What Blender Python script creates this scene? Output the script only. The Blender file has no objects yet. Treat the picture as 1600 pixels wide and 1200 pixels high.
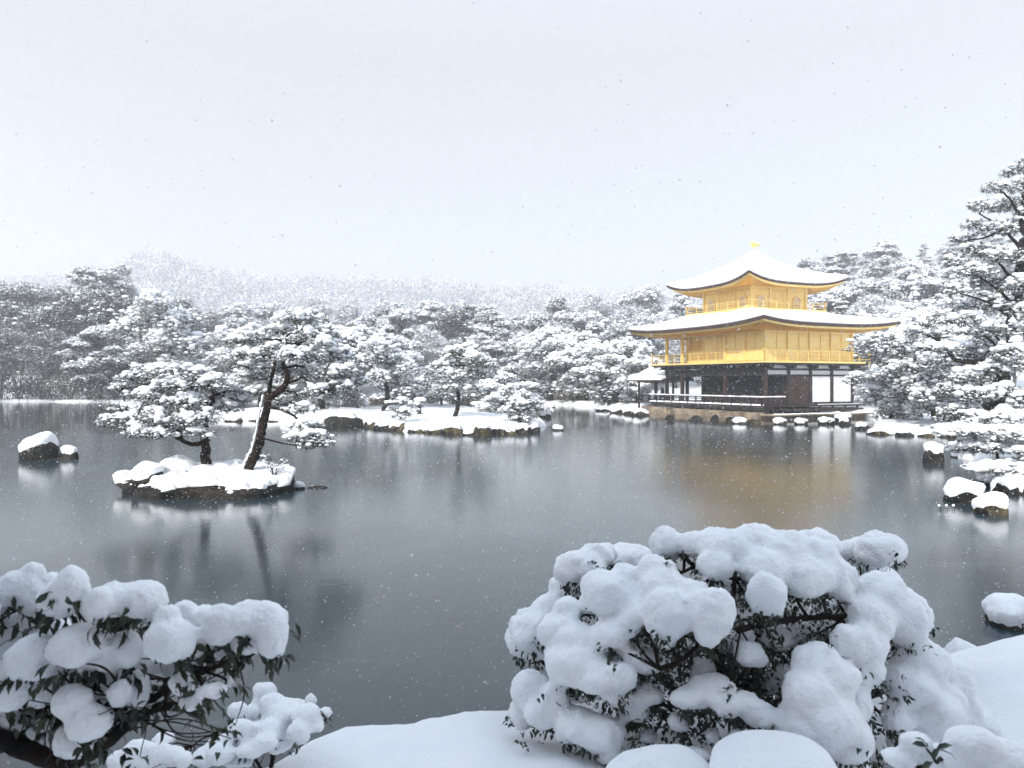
import bpy, bmesh, math, random
import numpy as np
from mathutils import Vector, Matrix
C = bpy.context; D = bpy.data; R = math.radians
sc = C.scene
FP = 1200.0; HZ = 596.0; CH = 2.6; HAZE = .0014          # focal length and horizon of the photo (1600 px wide), camera height over the pond

# ------------------------------------------------------------------ camera
cam_d = D.cameras.new('camera'); cam = D.objects.new('camera', cam_d); sc.collection.objects.link(cam); sc.camera = cam
cam.location = (0, 0, CH); cam.rotation_euler = (R(90), 0, 0)
cam_d.sensor_width = 36; cam_d.lens = 27; cam_d.shift_y = -(600 - HZ) / 1600
cam_d.clip_start = .1; cam_d.clip_end = 3000
cam_d.dof.use_dof = True; cam_d.dof.focus_distance = 24; cam_d.dof.aperture_fstop = 5.0

# ------------------------------------------------------------------ world, sun, exposure
SUN_EL = 33.0; SUN_AZ = -150.0       # degrees; azimuth of the sun measured from +Y towards +X
w = D.worlds.new('World'); sc.world = w; w.use_nodes = True
nt = w.node_tree; bg = nt.nodes['Background']
sky = nt.nodes.new('ShaderNodeTexSky'); sky.sky_type = 'NISHITA'; sky.sun_disc = False
sky.sun_elevation = R(SUN_EL); sky.sun_rotation = R(SUN_AZ)
sky.air_density = 1.0; sky.dust_density = .6; sky.ozone_density = 3.5
mx = nt.nodes.new('ShaderNodeMix'); mx.data_type = 'RGBA'; mx.inputs[0].default_value = .66
# the cloud layer: an overcast dome, brighter towards the zenith
tcw = nt.nodes.new('ShaderNodeTexCoord'); spw = nt.nodes.new('ShaderNodeSeparateXYZ'); nt.links.new(tcw.outputs['Generated'], spw.inputs[0])
crw = nt.nodes.new('ShaderNodeValToRGB'); nt.links.new(spw.outputs[2], crw.inputs[0]); crw.color_ramp.elements[0].position = .38; crw.color_ramp.elements[1].position = .95
crw.color_ramp.elements[0].color = (7.6, 7.5, 7.25, 1); crw.color_ramp.elements[1].color = (12.2, 14.2, 17.0, 1); nt.links.new(crw.outputs[0], mx.inputs[7])
nt.links.new(sky.outputs[0], mx.inputs[6]); nt.links.new(mx.outputs[2], bg.inputs[0]); bg.inputs[1].default_value = .104
sd = D.lights.new('sun', 'SUN'); sun = D.objects.new('sun', sd); sc.collection.objects.link(sun)
sd.energy = 5.0; sd.angle = R(1.5); sd.color = (1, .955, .9)
az = R(SUN_AZ); el = R(SUN_EL)
S = Vector((math.sin(az) * math.cos(el), math.cos(az) * math.cos(el), math.sin(el)))
sun.rotation_euler = S.to_track_quat('Z', 'Y').to_euler(); sun.location = S * 50
vs = sc.view_settings; vs.view_transform = 'Standard'; vs.look = 'None'; vs.gamma = 1; vs.exposure = .27
sc.cycles.volume_bounces = 3; sc.cycles.max_bounces = 6; sc.cycles.diffuse_bounces = 3
sc.cycles.use_denoising = True; sc.cycles.sample_clamp_indirect = 6

# ------------------------------------------------------------------ materials
def new_mat(name):
    m = D.materials.new(name); m.use_nodes = True; n = m.node_tree
    return m, n, n.nodes['Principled BSDF']
def node(n, t, **k):
    x = n.nodes.new(t)
    for a, b in k.items(): setattr(x, a, b)
    return x
def mat(name, c1, c2=None, rough=.7, scale=4., bump=0., bscale=None, metallic=0., sss=0., detail=6, spec=.5, ramp=(.35, .65), coord='Object', stretch=None, rnd=0.):
    m, n, b = new_mat(name)
    b.inputs['Roughness'].default_value = rough; b.inputs['Metallic'].default_value = metallic
    b.inputs['Specular IOR Level'].default_value = spec
    tc = node(n, 'ShaderNodeTexCoord'); src = tc.outputs[coord]
    if stretch:
        mp = node(n, 'ShaderNodeMapping'); mp.inputs['Scale'].default_value = stretch
        n.links.new(src, mp.inputs[0]); src = mp.outputs[0]
    if c2 is None: b.inputs['Base Color'].default_value = (*c1, 1)
    else:
        nz = node(n, 'ShaderNodeTexNoise'); nz.inputs['Scale'].default_value = scale; nz.inputs['Detail'].default_value = detail
        n.links.new(src, nz.inputs[0])
        rp = node(n, 'ShaderNodeValToRGB'); rp.color_ramp.elements[0].position = ramp[0]; rp.color_ramp.elements[1].position = ramp[1]
        rp.color_ramp.elements[0].color = (*c1, 1); rp.color_ramp.elements[1].color = (*c2, 1)
        n.links.new(nz.outputs[0], rp.inputs[0]); out = rp.outputs[0]
        if rnd:
            oi = node(n, 'ShaderNodeObjectInfo'); hs = node(n, 'ShaderNodeHueSaturation')
            mr = node(n, 'ShaderNodeMapRange'); mr.inputs[3].default_value = 1 - rnd; mr.inputs[4].default_value = 1 + rnd
            n.links.new(oi.outputs['Random'], mr.inputs[0]); n.links.new(mr.outputs[0], hs.inputs['Value'])
            n.links.new(out, hs.inputs['Color']); out = hs.outputs[0]
        n.links.new(out, b.inputs['Base Color'])
    if bump:
        nb = node(n, 'ShaderNodeTexNoise'); nb.inputs['Scale'].default_value = bscale or scale * 3; nb.inputs['Detail'].default_value = 5
        n.links.new(src, nb.inputs[0]); bp = node(n, 'ShaderNodeBump'); bp.inputs['Strength'].default_value = bump; bp.inputs['Distance'].default_value = .02
        n.links.new(nb.outputs[0], bp.inputs['Height']); n.links.new(bp.outputs[0], b.inputs['Normal'])
    if sss:
        b.inputs['Subsurface Weight'].default_value = sss; b.inputs['Subsurface Radius'].default_value = (.9, 1., 1.2); b.inputs['Subsurface Scale'].default_value = .02
    return m
M = {}
M['snow'] = mat('snow', (.83, .86, .90), (.90, .915, .93), .55, 1.5, .35, 9, spec=.25)
M['snow_near'] = mat('snow_near', (.84, .87, .91), (.90, .915, .935), .5, 3, .55, 70, sss=.25, spec=.3)
M['frost'] = mat('frosted_twig', (.36, .39, .42), (.72, .74, .77), .8, 3, spec=.1)
M['needle'] = mat('pine_needles', (.014, .026, .011), (.060, .078, .032), .6, 2.5, spec=.3, rnd=.25)
M['needle_far'] = mat('forest_foliage', (.012, .018, .016), (.046, .050, .036), .8, .35, spec=.2, rnd=.35, coord='Object')
M['needle_brown'] = mat('withered_foliage', (.075, .060, .035), (.15, .125, .07), .8, .5, spec=.2, rnd=.2)
M['hill'] = mat('hill_foliage_hazed', (.14, .155, .17), (.28, .30, .32), .8, .2)  # foliage paled to grey: the fading of distant haze is put into the colour
M['hazed_snow'] = mat('hill_snow_hazed', (.42, .44, .47), (.62, .64, .67), .8, .05, detail=3)  # snow toned towards the sky, so part of the haze is painted in
M['leaf'] = mat('glossy_leaf', (.006, .015, .006), (.022, .038, .014), .35, 12)
M['bark'] = mat('pine_bark', (.005, .0035, .003), (.030, .018, .014), .9, 9, .9, 22, stretch=(1, 1, .35), spec=.2)
M['bark_far'] = mat('grey_bark', (.03, .024, .022), (.10, .08, .07), .9, 4)
M['rock'] = mat('wet_rock', (.004, .004, .004), (.050, .043, .032), .8, 2.2, .9, 11, ramp=(.40, .74), spec=.25)
M['rock_brown'] = mat('mossy_rock', (.010, .008, .006), (.135, .110, .055), .85, 2.6, .9, 12, ramp=(.40, .70), spec=.25)
M['gold'] = mat('gold_leaf', (.92, .66, .21), (.97, .76, .31), .38, 1.4, .12, 9, metallic=.2, ramp=(.3, .7))
M['gold_dark'] = mat('gold_recess', (.72, .40, .07), (.80, .50, .12), .45, 2, metallic=.35)
def gold_detail(m):
    n = m.node_tree; L = n.links; b = n.nodes['Principled BSDF']; tc = node(n, 'ShaderNodeTexCoord'); br = node(n, 'ShaderNodeTexBrick'); mp = node(n, 'ShaderNodeMapping')
    ge = node(n, 'ShaderNodeVectorMath', operation='MULTIPLY_ADD'); ge.inputs[1].default_value = (1, 0, 0); sp = node(n, 'ShaderNodeSeparateXYZ'); cb = node(n, 'ShaderNodeCombineXYZ'); ad = node(n, 'ShaderNodeMath', operation='ADD')
    L.new(tc.outputs['Object'], sp.inputs[0]); L.new(sp.outputs[0], ad.inputs[0]); L.new(sp.outputs[1], ad.inputs[1]); L.new(ad.outputs[0], cb.inputs[0]); L.new(sp.outputs[2], cb.inputs[1]); L.new(cb.outputs[0], br.inputs[0])
    br.inputs['Scale'].default_value = 4.5; br.inputs['Brick Width'].default_value = .5; br.inputs['Row Height'].default_value = .5; br.inputs['Mortar Size'].default_value = .012; br.offset = 0
    br.inputs['Color1'].default_value = (1, 1, 1, 1); br.inputs['Color2'].default_value = (.90, .88, .84, 1); br.inputs['Mortar'].default_value = (.84, .78, .66, 1)
    src = b.inputs['Base Color'].links[0].from_socket; mx_ = node(n, 'ShaderNodeMix', data_type='RGBA', blend_type='MULTIPLY'); mx_.inputs[0].default_value = 1; L.new(src, mx_.inputs[6]); L.new(br.outputs[0], mx_.inputs[7]); L.new(mx_.outputs[2], b.inputs['Base Color'])
gold_detail(M['gold'])
M['shingle'] = mat('bark_shingle', (.030, .018, .014), (.085, .045, .034), .85, 8, .6, 40)
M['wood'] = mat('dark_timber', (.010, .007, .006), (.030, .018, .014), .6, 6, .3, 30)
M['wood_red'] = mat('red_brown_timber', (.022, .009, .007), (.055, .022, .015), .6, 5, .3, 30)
M['plaster'] = mat('white_plaster', (.74, .74, .74), (.80, .80, .80), .8, 2)
M['stone'] = mat('pale_stone', (.12, .09, .06), (.38, .30, .21), .85, 1.2, .6, 14)
M['bed'] = mat('pond_bed', (.03, .03, .028), (.06, .055, .05), .9, 2)
M['flake'] = mat('snowflake', (.92, .93, .95), None, .8)

# ------------------------------------------------------------------ mesh helpers
def link(o, parent=None):
    sc.collection.objects.link(o)
    if parent is not None: o.parent = parent
    return o
def tag(o, label=None, cat=None, group=None, kind=None):
    for k, v in (('label', label), ('category', cat), ('group', group), ('kind', kind)):
        if v: o[k] = v
    return o
def empty(name, loc, rz=0): 
    o = D.objects.new(name, None); o.location = loc; o.rotation_euler = (0, 0, rz); o.empty_display_size = .3
    return link(o)
class MB:
    def __init__(s): s.V = []; s.F = []; s.n = 0
    def add(s, V, F, mi=0):
        V = np.asarray(V, float).reshape(-1, 3); F = np.asarray(F, int)
        s.V.append(V); s.F.append((F + s.n, mi)); s.n += len(V); return s
    def build(s, name, mats, parent=None, smooth=False):
        me = D.meshes.new(name); V = np.concatenate(s.V).astype(np.float32)
        me.vertices.add(len(V)); me.vertices.foreach_set('co', V.ravel())
        tot = np.concatenate([np.full(len(f), f.shape[1]) for f, _ in s.F]); idx = np.concatenate([f.ravel() for f, _ in s.F])
        mi = np.concatenate([np.full(len(f), m) for f, m in s.F])
        me.loops.add(len(idx)); me.loops.foreach_set('vertex_index', idx.astype(np.int32))
        st = np.concatenate([[0], np.cumsum(tot)[:-1]])
        me.polygons.add(len(tot)); me.polygons.foreach_set('loop_start', st.astype(np.int32)); me.polygons.foreach_set('loop_total', tot.astype(np.int32))
        me.polygons.foreach_set('material_index', mi.astype(np.int32)); me.polygons.foreach_set('use_smooth', np.full(len(tot), smooth))
        for m in (mats if isinstance(mats, (list, tuple)) else [mats]): me.materials.append(m)
        me.update(calc_edges=True); me.validate()
        return link(D.objects.new(name, me), parent)
BOXF = [(0, 3, 2, 1), (4, 5, 6, 7), (0, 1, 5, 4), (1, 2, 6, 5), (2, 3, 7, 6), (3, 0, 4, 7)]
def box(mb, x0, x1, y0, y1, z0, z1, mi=0):
    x0, x1 = sorted((x0, x1)); y0, y1 = sorted((y0, y1)); z0, z1 = sorted((z0, z1))
    mb.add([(x0, y0, z0), (x1, y0, z0), (x1, y1, z0), (x0, y1, z0), (x0, y0, z1), (x1, y0, z1), (x1, y1, z1), (x0, y1, z1)], BOXF, mi)
_ico = {}
def ico(l):
    if l not in _ico:
        b = bmesh.new(); bmesh.ops.create_icosphere(b, subdivisions=l, radius=1)
        _ico[l] = (np.array([v.co[:] for v in b.verts]), np.array([[v.index for v in f.verts] for f in b.faces])); b.free()
    return _ico[l]
def blobs(mb, cen, rad, level=1, jit=.12, rng=None, mi=0):
    cen = np.asarray(cen, float).reshape(-1, 3); rad = np.asarray(rad, float).reshape(-1, 3)
    if not len(cen): return
    V, F = ico(level); n = len(cen)
    W = V[None] * rad[:, None] * (1 + jit * rng.standard_normal((n, len(V), 1))) + cen[:, None]
    mb.add(W.reshape(-1, 3), (F[None] + (np.arange(n) * len(V))[:, None, None]).reshape(-1, 3), mi)
def tube(mb, pts, radii, seg=7, mi=0, wob=0., rng=None):
    P = np.asarray(pts, float); n = len(P); radii = np.asarray(radii, float) * np.ones(n)
    T = np.gradient(P, axis=0); T /= np.linalg.norm(T, axis=1)[:, None] + 1e-9
    ref = np.array([0, 0, 1.]) if abs(T[0][2]) < .8 else np.array([1., 0, 0]); X = []
    for t in T:
        ref = ref - t * ref.dot(t); ref /= np.linalg.norm(ref) + 1e-9; X.append(ref)
    X = np.array(X); Y = np.cross(T, X); a = np.linspace(0, 2 * np.pi, seg, endpoint=False)
    rr = radii[:, None] * (1 + (wob * rng.standard_normal((n, seg)) if wob else 0))
    V = P[:, None] + rr[..., None] * (np.cos(a)[None, :, None] * X[:, None] + np.sin(a)[None, :, None] * Y[:, None])
    i = np.arange(n - 1)[:, None] * seg; j = np.arange(seg)[None]; k = (j + 1) % seg
    F = np.stack([i + j, i + k, i + seg + k, i + seg + j], -1).reshape(-1, 4)
    V = np.concatenate([V.reshape(-1, 3), P[:1], P[-1:]]); c0 = n * seg
    mb.add(V, F, mi); b = mb.n - len(V)
    jj = np.arange(seg); kk = (jj + 1) % seg
    mb.F.append((np.stack([np.full(seg, c0), kk, jj], -1) + b, mi)); mb.F.append((np.stack([np.full(seg, c0 + 1), (n - 1) * seg + jj, (n - 1) * seg + kk], -1) + b, mi))
def spline(pts, n=8):
    P = np.asarray(pts, float)
    if len(P) == 2: return P[0] + (P[1] - P[0]) * np.linspace(0, 1, n)[:, None]
    Q = np.vstack([2 * P[0] - P[1], P, 2 * P[-1] - P[-2]]); out = []
    for i in range(1, len(Q) - 2):
        t = np.linspace(0, 1, n, endpoint=False)[:, None]; a, b, c, d = Q[i - 1:i + 3]
        out.append(.5 * ((2 * b) + (c - a) * t + (2 * a - 5 * b + 4 * c - d) * t ** 2 + (3 * b - a - 3 * c + d) * t ** 3))
    return np.vstack(out + [P[-1:]])
def unit(v): return v / (np.linalg.norm(v, axis=-1, keepdims=True) + 1e-9)
def blades(mb, p, d, L, wd, rng, mi=0):
    n = len(p); d = unit(d); s = unit(np.cross(d, rng.standard_normal((n, 3)))) * (np.asarray(wd) * np.ones(n))[:, None]
    L = (np.asarray(L) * np.ones(n))[:, None]
    V = np.stack([p - s, p + s, p + d * L], 1).reshape(-1, 3); mb.add(V, np.arange(3 * n).reshape(-1, 3), mi)
def leaves(mb, p, d, L, wd, rng, mi=0):
    n = len(p); d = unit(d); up = np.array([0, 0, 1.]) + .5 * rng.standard_normal((n, 3)); s = unit(np.cross(d, up)); nn = np.cross(s, d)
    L = (np.asarray(L) * np.ones(n))[:, None]; W = (np.asarray(wd) * np.ones(n))[:, None]
    b = p; c1 = p + d * L * .33 + nn * L * .05; c2 = p + d * L * .66; t = p + d * L - nn * L * .22
    V = np.stack([b, c1 - s * W + nn * W * .4, c1, c1 + s * W + nn * W * .4, c2 - s * W * .8 + nn * W * .3, c2, c2 + s * W * .8 + nn * W * .3, t], 1).reshape(-1, 3)
    f = np.array([(0, 2, 1, 1), (0, 3, 2, 2)]); tri = np.array([(0, 2, 1), (0, 3, 2), (4, 5, 7), (5, 6, 7)]); q = np.array([(1, 2, 5, 4), (2, 3, 6, 5)])
    o = (np.arange(n) * 8)[:, None, None]; k = mb.n
    mb.add(V, (tri[None] + o).reshape(-1, 3), mi); mb.F.append(((q[None] + o).reshape(-1, 4) + k, mi))
def vnoise(P, seed=0):
    P = np.asarray(P, float) + seed * 17.31; I = np.floor(P).astype(np.int64); f = P - I; f = f * f * (3 - 2 * f); out = 0
    def h(a, b, c):
        x = (a * 374761393 + b * 668265263 + c * 2147483647 + seed * 9176) & 0xffffffff
        x = ((x ^ (x >> 13)) * 1274126177) & 0xffffffff; x = x ^ (x >> 16); return (x & 0xffff) / 65535.
    for i in (0, 1):
        for j in (0, 1):
            for k in (0, 1):
                wgt = (f[..., 0] if i else 1 - f[..., 0]) * (f[..., 1] if j else 1 - f[..., 1]) * (f[..., 2] if k else 1 - f[..., 2])
                out = out + wgt * h(I[..., 0] + i, I[..., 1] + j, I[..., 2] + k)
    return out * 2 - 1
def fbm(P, seed=0, o=4):
    return sum(vnoise(np.asarray(P) * 2 ** k, seed + k) / 2 ** k for k in range(o)) / 1.8
def sst(a, b, x): t = np.clip((x - a) / (b - a), 0, 1); return t * t * (3 - 2 * t)
def at(px, py, Y): return np.array([(px - 800) / FP * Y, Y, CH + (HZ - py) / FP * Y])
def wy(py): return FP * CH / (py - HZ)

# ------------------------------------------------------------------ ground: one sheet with the pond sunk into it, rising to wooded hills
POND = np.array([(-14, 1.2), (-5, 2.3), (-2.6, 3.2), (-1.85, 3.85), (-1.15, 4.72), (0, 4.95), (.9, 5.2), (2.0, 5.4), (3.05, 5.5), (4.2, 5.9), (7, 6.6), (13, 9), (16, 12), (14, 15.6),
    (12.6, 17.6), (12.6, 20.5), (13.9, 23.5), (15.4, 26), (17.5, 30), (20, 33.5), (20.8, 36.6), (18.9, 37.4), (18.6, 40), (20.0, 43), (22.6, 47), (26.2, 52), (27.2, 56.6), (19.2, 54.4), (18.1, 54.7), (12.4, 67.2),
    (11.4, 72), (9, 78), (6.2, 83), (2, 87), (-6, 92), (-18, 95), (-32, 96), (-48, 96), (-66, 98), (-95, 99), (-120, 90), (-120, 30), (-60, 6)], float)
def sdist(X, Y):
    d = np.full(X.shape, 1e9); ins = np.zeros(X.shape, bool); n = len(POND)
    for i in range(n):
        a = POND[i]; b = POND[(i + 1) % n]; e = b - a
        t = np.clip(((X - a[0]) * e[0] + (Y - a[1]) * e[1]) / (e @ e), 0, 1)
        d = np.minimum(d, np.hypot(X - a[0] - t * e[0], Y - a[1] - t * e[1]))
        c = ((a[1] > Y) != (b[1] > Y)) & (X < (b[0] - a[0]) * (Y - a[1]) / (b[1] - a[1] + 1e-12) + a[0]); ins ^= c
    return np.where(ins, -d, d)
def hill(X, Y):
    px = 800 + FP * X / np.maximum(Y, 1)
    ytop = np.interp(px, [-400, 0, 120, 170, 240, 310, 420, 600, 760, 860, 1000, 1200, 1700, 2200], [448, 440, 434, 422, 400, 426, 434, 440, 447, 456, 462, 462, 440, 440])
    a = ((HZ - ytop - 14) / FP * 560 - 3.5) * sst(250, 560, Y) * (1 - .5 * sst(560, 760, Y)) * (1 + .06 * vnoise(np.stack([X / 45, Y / 45, 0 * X], -1), 4))
    b = 21 * np.exp(-((X - 92) / 42) ** 2 - ((Y - 165) / 48) ** 2) + 3.5 * sst(100, 135, Y)
    return a + b * (1 - .5 * sst(150, 330, Y))
def ground_h(X, Y):
    s = sdist(X, Y); P = np.stack([X, Y, np.zeros_like(X)], -1)
    near = np.exp(-(X ** 2 + (Y - 3) ** 2) / 60)
    bank = .48 - .26 * sst(70, 92, Y) * (1 - sst(0, 8, X)) + .17 * near + .38 * sst(2.2, 3.6, X) * near
    wob = .18 * vnoise(P * .9, 5) + .06 * vnoise(P * 3.1, 6)
    z = -.9 + (.9 + bank) * sst(-.25, .42, s + wob * .5 * (1 + 0 * near)) + .02 * s.clip(0, 20) * (Y > 6)
    z += (.10 * near + .12 * (1 - near)) * fbm(P * .8, 9) * sst(0, 1, s) + .02 * vnoise(P * 4.5, 3) * near + .008 * vnoise(P * 13, 8) * near
    return z + hill(X, Y) * sst(0, 10, s)
k_ = np.arcsinh(760 / 3.); u_ = np.linspace(-1, 1, 801); gx = 3 * np.sinh(k_ * u_)
X, Y = np.meshgrid(gx, gx + 3.0); Z = ground_h(X, Y); n_ = len(gx)
ii, jj = np.meshgrid(np.arange(n_ - 1), np.arange(n_ - 1)); q = (jj * n_ + ii).ravel()
g = MB(); g.add(np.stack([X, Y, Z], -1).reshape(-1, 3), np.stack([q, q + 1, q + n_ + 1, q + n_], -1))
tag(g.build('ground', M['snow_near'], smooth=True), kind='structure')
def gz(x, y): return float(ground_h(np.array([x]), np.array([y]))[0])

# water: dark pond, thin ice with a soft sheen over the near part, open water by the pavilion
def water_mat():
    m, n, b = new_mat('pond_water'); L = n.links
    tc = node(n, 'ShaderNodeTexCoord'); sep = node(n, 'ShaderNodeSeparateXYZ'); L.new(tc.outputs['Object'], sep.inputs[0])
    nz = node(n, 'ShaderNodeTexNoise'); nz.inputs['Scale'].default_value = .09; nz.inputs['Detail'].default_value = 5; L.new(tc.outputs['Object'], nz.inputs[0])
    # ice reaches up to a wandering line about 45 m out
    ad = node(n, 'ShaderNodeMath', operation='MULTIPLY_ADD'); ad.inputs[1].default_value = 26; L.new(nz.outputs[0], ad.inputs[0]); L.new(sep.outputs[1], ad.inputs[2])
    mr = node(n, 'ShaderNodeMapRange'); mr.inputs[1].default_value = 51; mr.inputs[2].default_value = 57; mr.inputs[3].default_value = 1; mr.inputs[4].default_value = 0; L.new(ad.outputs[0], mr.inputs[0])
    ice = mr.outputs[0]
    n2 = node(n, 'ShaderNodeTexNoise'); n2.inputs['Scale'].default_value = .35; n2.inputs['Detail'].default_value = 8; n2.inputs['Roughness'].default_value = .6; L.new(tc.outputs['Object'], n2.inputs[0])
    rp = node(n, 'ShaderNodeValToRGB'); rp.color_ramp.elements[0].position = .35; rp.color_ramp.elements[1].position = .7
    rp.color_ramp.elements[0].color = (.020, .038, .048, 1); rp.color_ramp.elements[1].color = (.038, .060, .070, 1); L.new(n2.outputs[0], rp.inputs[0])
    mp = node(n, 'ShaderNodeMapping'); mp.inputs['Scale'].default_value = (.22, 1.3, 1); mp.inputs['Rotation'].default_value = (0, 0, .12); L.new(tc.outputs['Object'], mp.inputs[0])
    n5 = node(n, 'ShaderNodeTexNoise'); n5.inputs['Scale'].default_value = 1.1; n5.inputs['Detail'].default_value = 7; n5.inputs['Roughness'].default_value = .7; L.new(mp.outputs[0], n5.inputs[0])
    r5 = node(n, 'ShaderNodeMapRange'); r5.inputs[1].default_value = .60; r5.inputs[2].default_value = .78; r5.inputs[4].default_value = .55; L.new(n5.outputs[0], r5.inputs[0])
    m5 = node(n, 'ShaderNodeMix', data_type='RGBA'); L.new(r5.outputs[0], m5.inputs[0]); L.new(rp.outputs[0], m5.inputs[6]); m5.inputs[7].default_value = (.20, .235, .25, 1); rp = m5; ro_ = m5.outputs[2]
    mc = node(n, 'ShaderNodeMix', data_type='RGBA'); L.new(ice, mc.inputs[0]); mc.inputs[6].default_value = (.022, .028, .028, 1); L.new(ro_, mc.inputs[7]); L.new(mc.outputs[2], b.inputs['Base Color'])
    m2 = node(n, 'ShaderNodeMapRange'); m2.inputs[3].default_value = .035; m2.inputs[4].default_value = .12; L.new(ice, m2.inputs[0])
    ad2 = node(n, 'ShaderNodeMath', operation='MULTIPLY_ADD'); L.new(n2.outputs[0], ad2.inputs[0]); ad2.inputs[1].default_value = .05; L.new(m2.outputs[0], ad2.inputs[2]); L.new(ad2.outputs[0], b.inputs['Roughness'])
    b.inputs['IOR'].default_value = 1.5
    n3 = node(n, 'ShaderNodeTexNoise'); n3.inputs['Scale'].default_value = 5; n3.inputs['Detail'].default_value = 4; L.new(tc.outputs['Object'], n3.inputs[0])
    n4 = node(n, 'ShaderNodeTexNoise'); n4.inputs['Scale'].default_value = 38; n4.inputs['Detail'].default_value = 3; L.new(tc.outputs['Object'], n4.inputs[0])
    mm = node(n, 'ShaderNodeMath', operation='MULTIPLY_ADD'); mm.inputs[1].default_value = .12; L.new(n4.outputs[0], mm.inputs[0]); L.new(n3.outputs[0], mm.inputs[2])
    bp = node(n, 'ShaderNodeBump'); bp.inputs['Distance'].default_value = .012; bp.inputs['Strength'].default_value = .16
    L.new(mm.outputs[0], bp.inputs['Height']); L.new(bp.outputs[0], b.inputs['Normal'])
    return m
wm = MB(); wm.add([(-150, -5, 0), (60, -5, 0), (60, 125, 0), (-150, 125, 0)], [(0, 1, 2, 3)])
tag(wm.build('pond_water', water_mat()), kind='structure')

# ------------------------------------------------------------------ rocks
def rock_shape(sx, sy, sz, seed, lvl=4, flat=1., facets=9):
    rng = np.random.default_rng(seed); V, F = ico(lvl); V = V.copy()
    for _ in range(facets):
        nrm = unit(rng.standard_normal(3)); d = V @ nrm; V -= (np.maximum(0, d - rng.uniform(.62, .85)) * .85)[:, None] * nrm
    V = V * (1 + .16 * fbm(V * 1.6, seed, 4)[:, None] + .04 * fbm(V * 6, seed + 3, 3)[:, None])
    if flat != 1: V[:, 2] = np.sign(V[:, 2]) * np.abs(V[:, 2]) ** flat
    return V * np.array([sx, sy, sz]), F
def vnormals(V, F):
    fn = np.cross(V[F[:, 1]] - V[F[:, 0]], V[F[:, 2]] - V[F[:, 0]]); N = np.zeros_like(V)
    for k in range(3): np.add.at(N, F[:, k], fn)
    return unit(N)
def snow_cap(V, F, th, seed, thr=.35, rag=.5, lump=.5):
    N = vnormals(V, F); zr = (V[:, 2]) / max(V[:, 2].max(), 1e-3)
    s = N[:, 2] * .6 + zr * .5 + rag * fbm(V * (.9 / max(th, .08)) * .5, seed, 3)
    s = sst(thr, thr + .28, s)
    lp = 1 + lump * fbm(V * (1 / max(th, .06)) * .35, seed + 5, 3)
    Hn = N.copy(); Hn[:, 2] = 0
    W = V + np.array([0, 0, 1.]) * (th * s * lp)[:, None] + Hn * (th * .45 * s * lp)[:, None] - N * (.04 * (1 - s))[:, None]
    keep = (s[F] > .01).any(1); return W, F[keep]
def rock(px=None, base_py=None, wpx=1, hpx=1, seed=0, label='', snow=.1, m='rock', group=None, name='rock', cat='rock', Y=None, z0=-.05, dep=1., lvl=4, thr=.35, flat=1., rz=0., facets=9):
    if Y is None: Y = wy(base_py)
    sx = wpx / FP * Y / 2; hz = hpx / FP * Y
    V, F = rock_shape(sx, sx * dep, hz, seed, lvl, flat, facets); a = rz; cs, sn = math.cos(a), math.sin(a)
    V = V @ np.array([[cs, sn, 0], [-sn, cs, 0], [0, 0, 1]])
    mb = MB().add(V, F); o = mb.build(name, M[m], smooth=True); o.location = ((px - 800) / FP * Y, Y + sx * dep * .8, z0)
    tag(o, label, cat, group)
    if snow:
        W, G = snow_cap(V, F, snow, seed, thr); MB().add(W, G).build('snow_cap', M['snow'], o, True)
    return o

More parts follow.
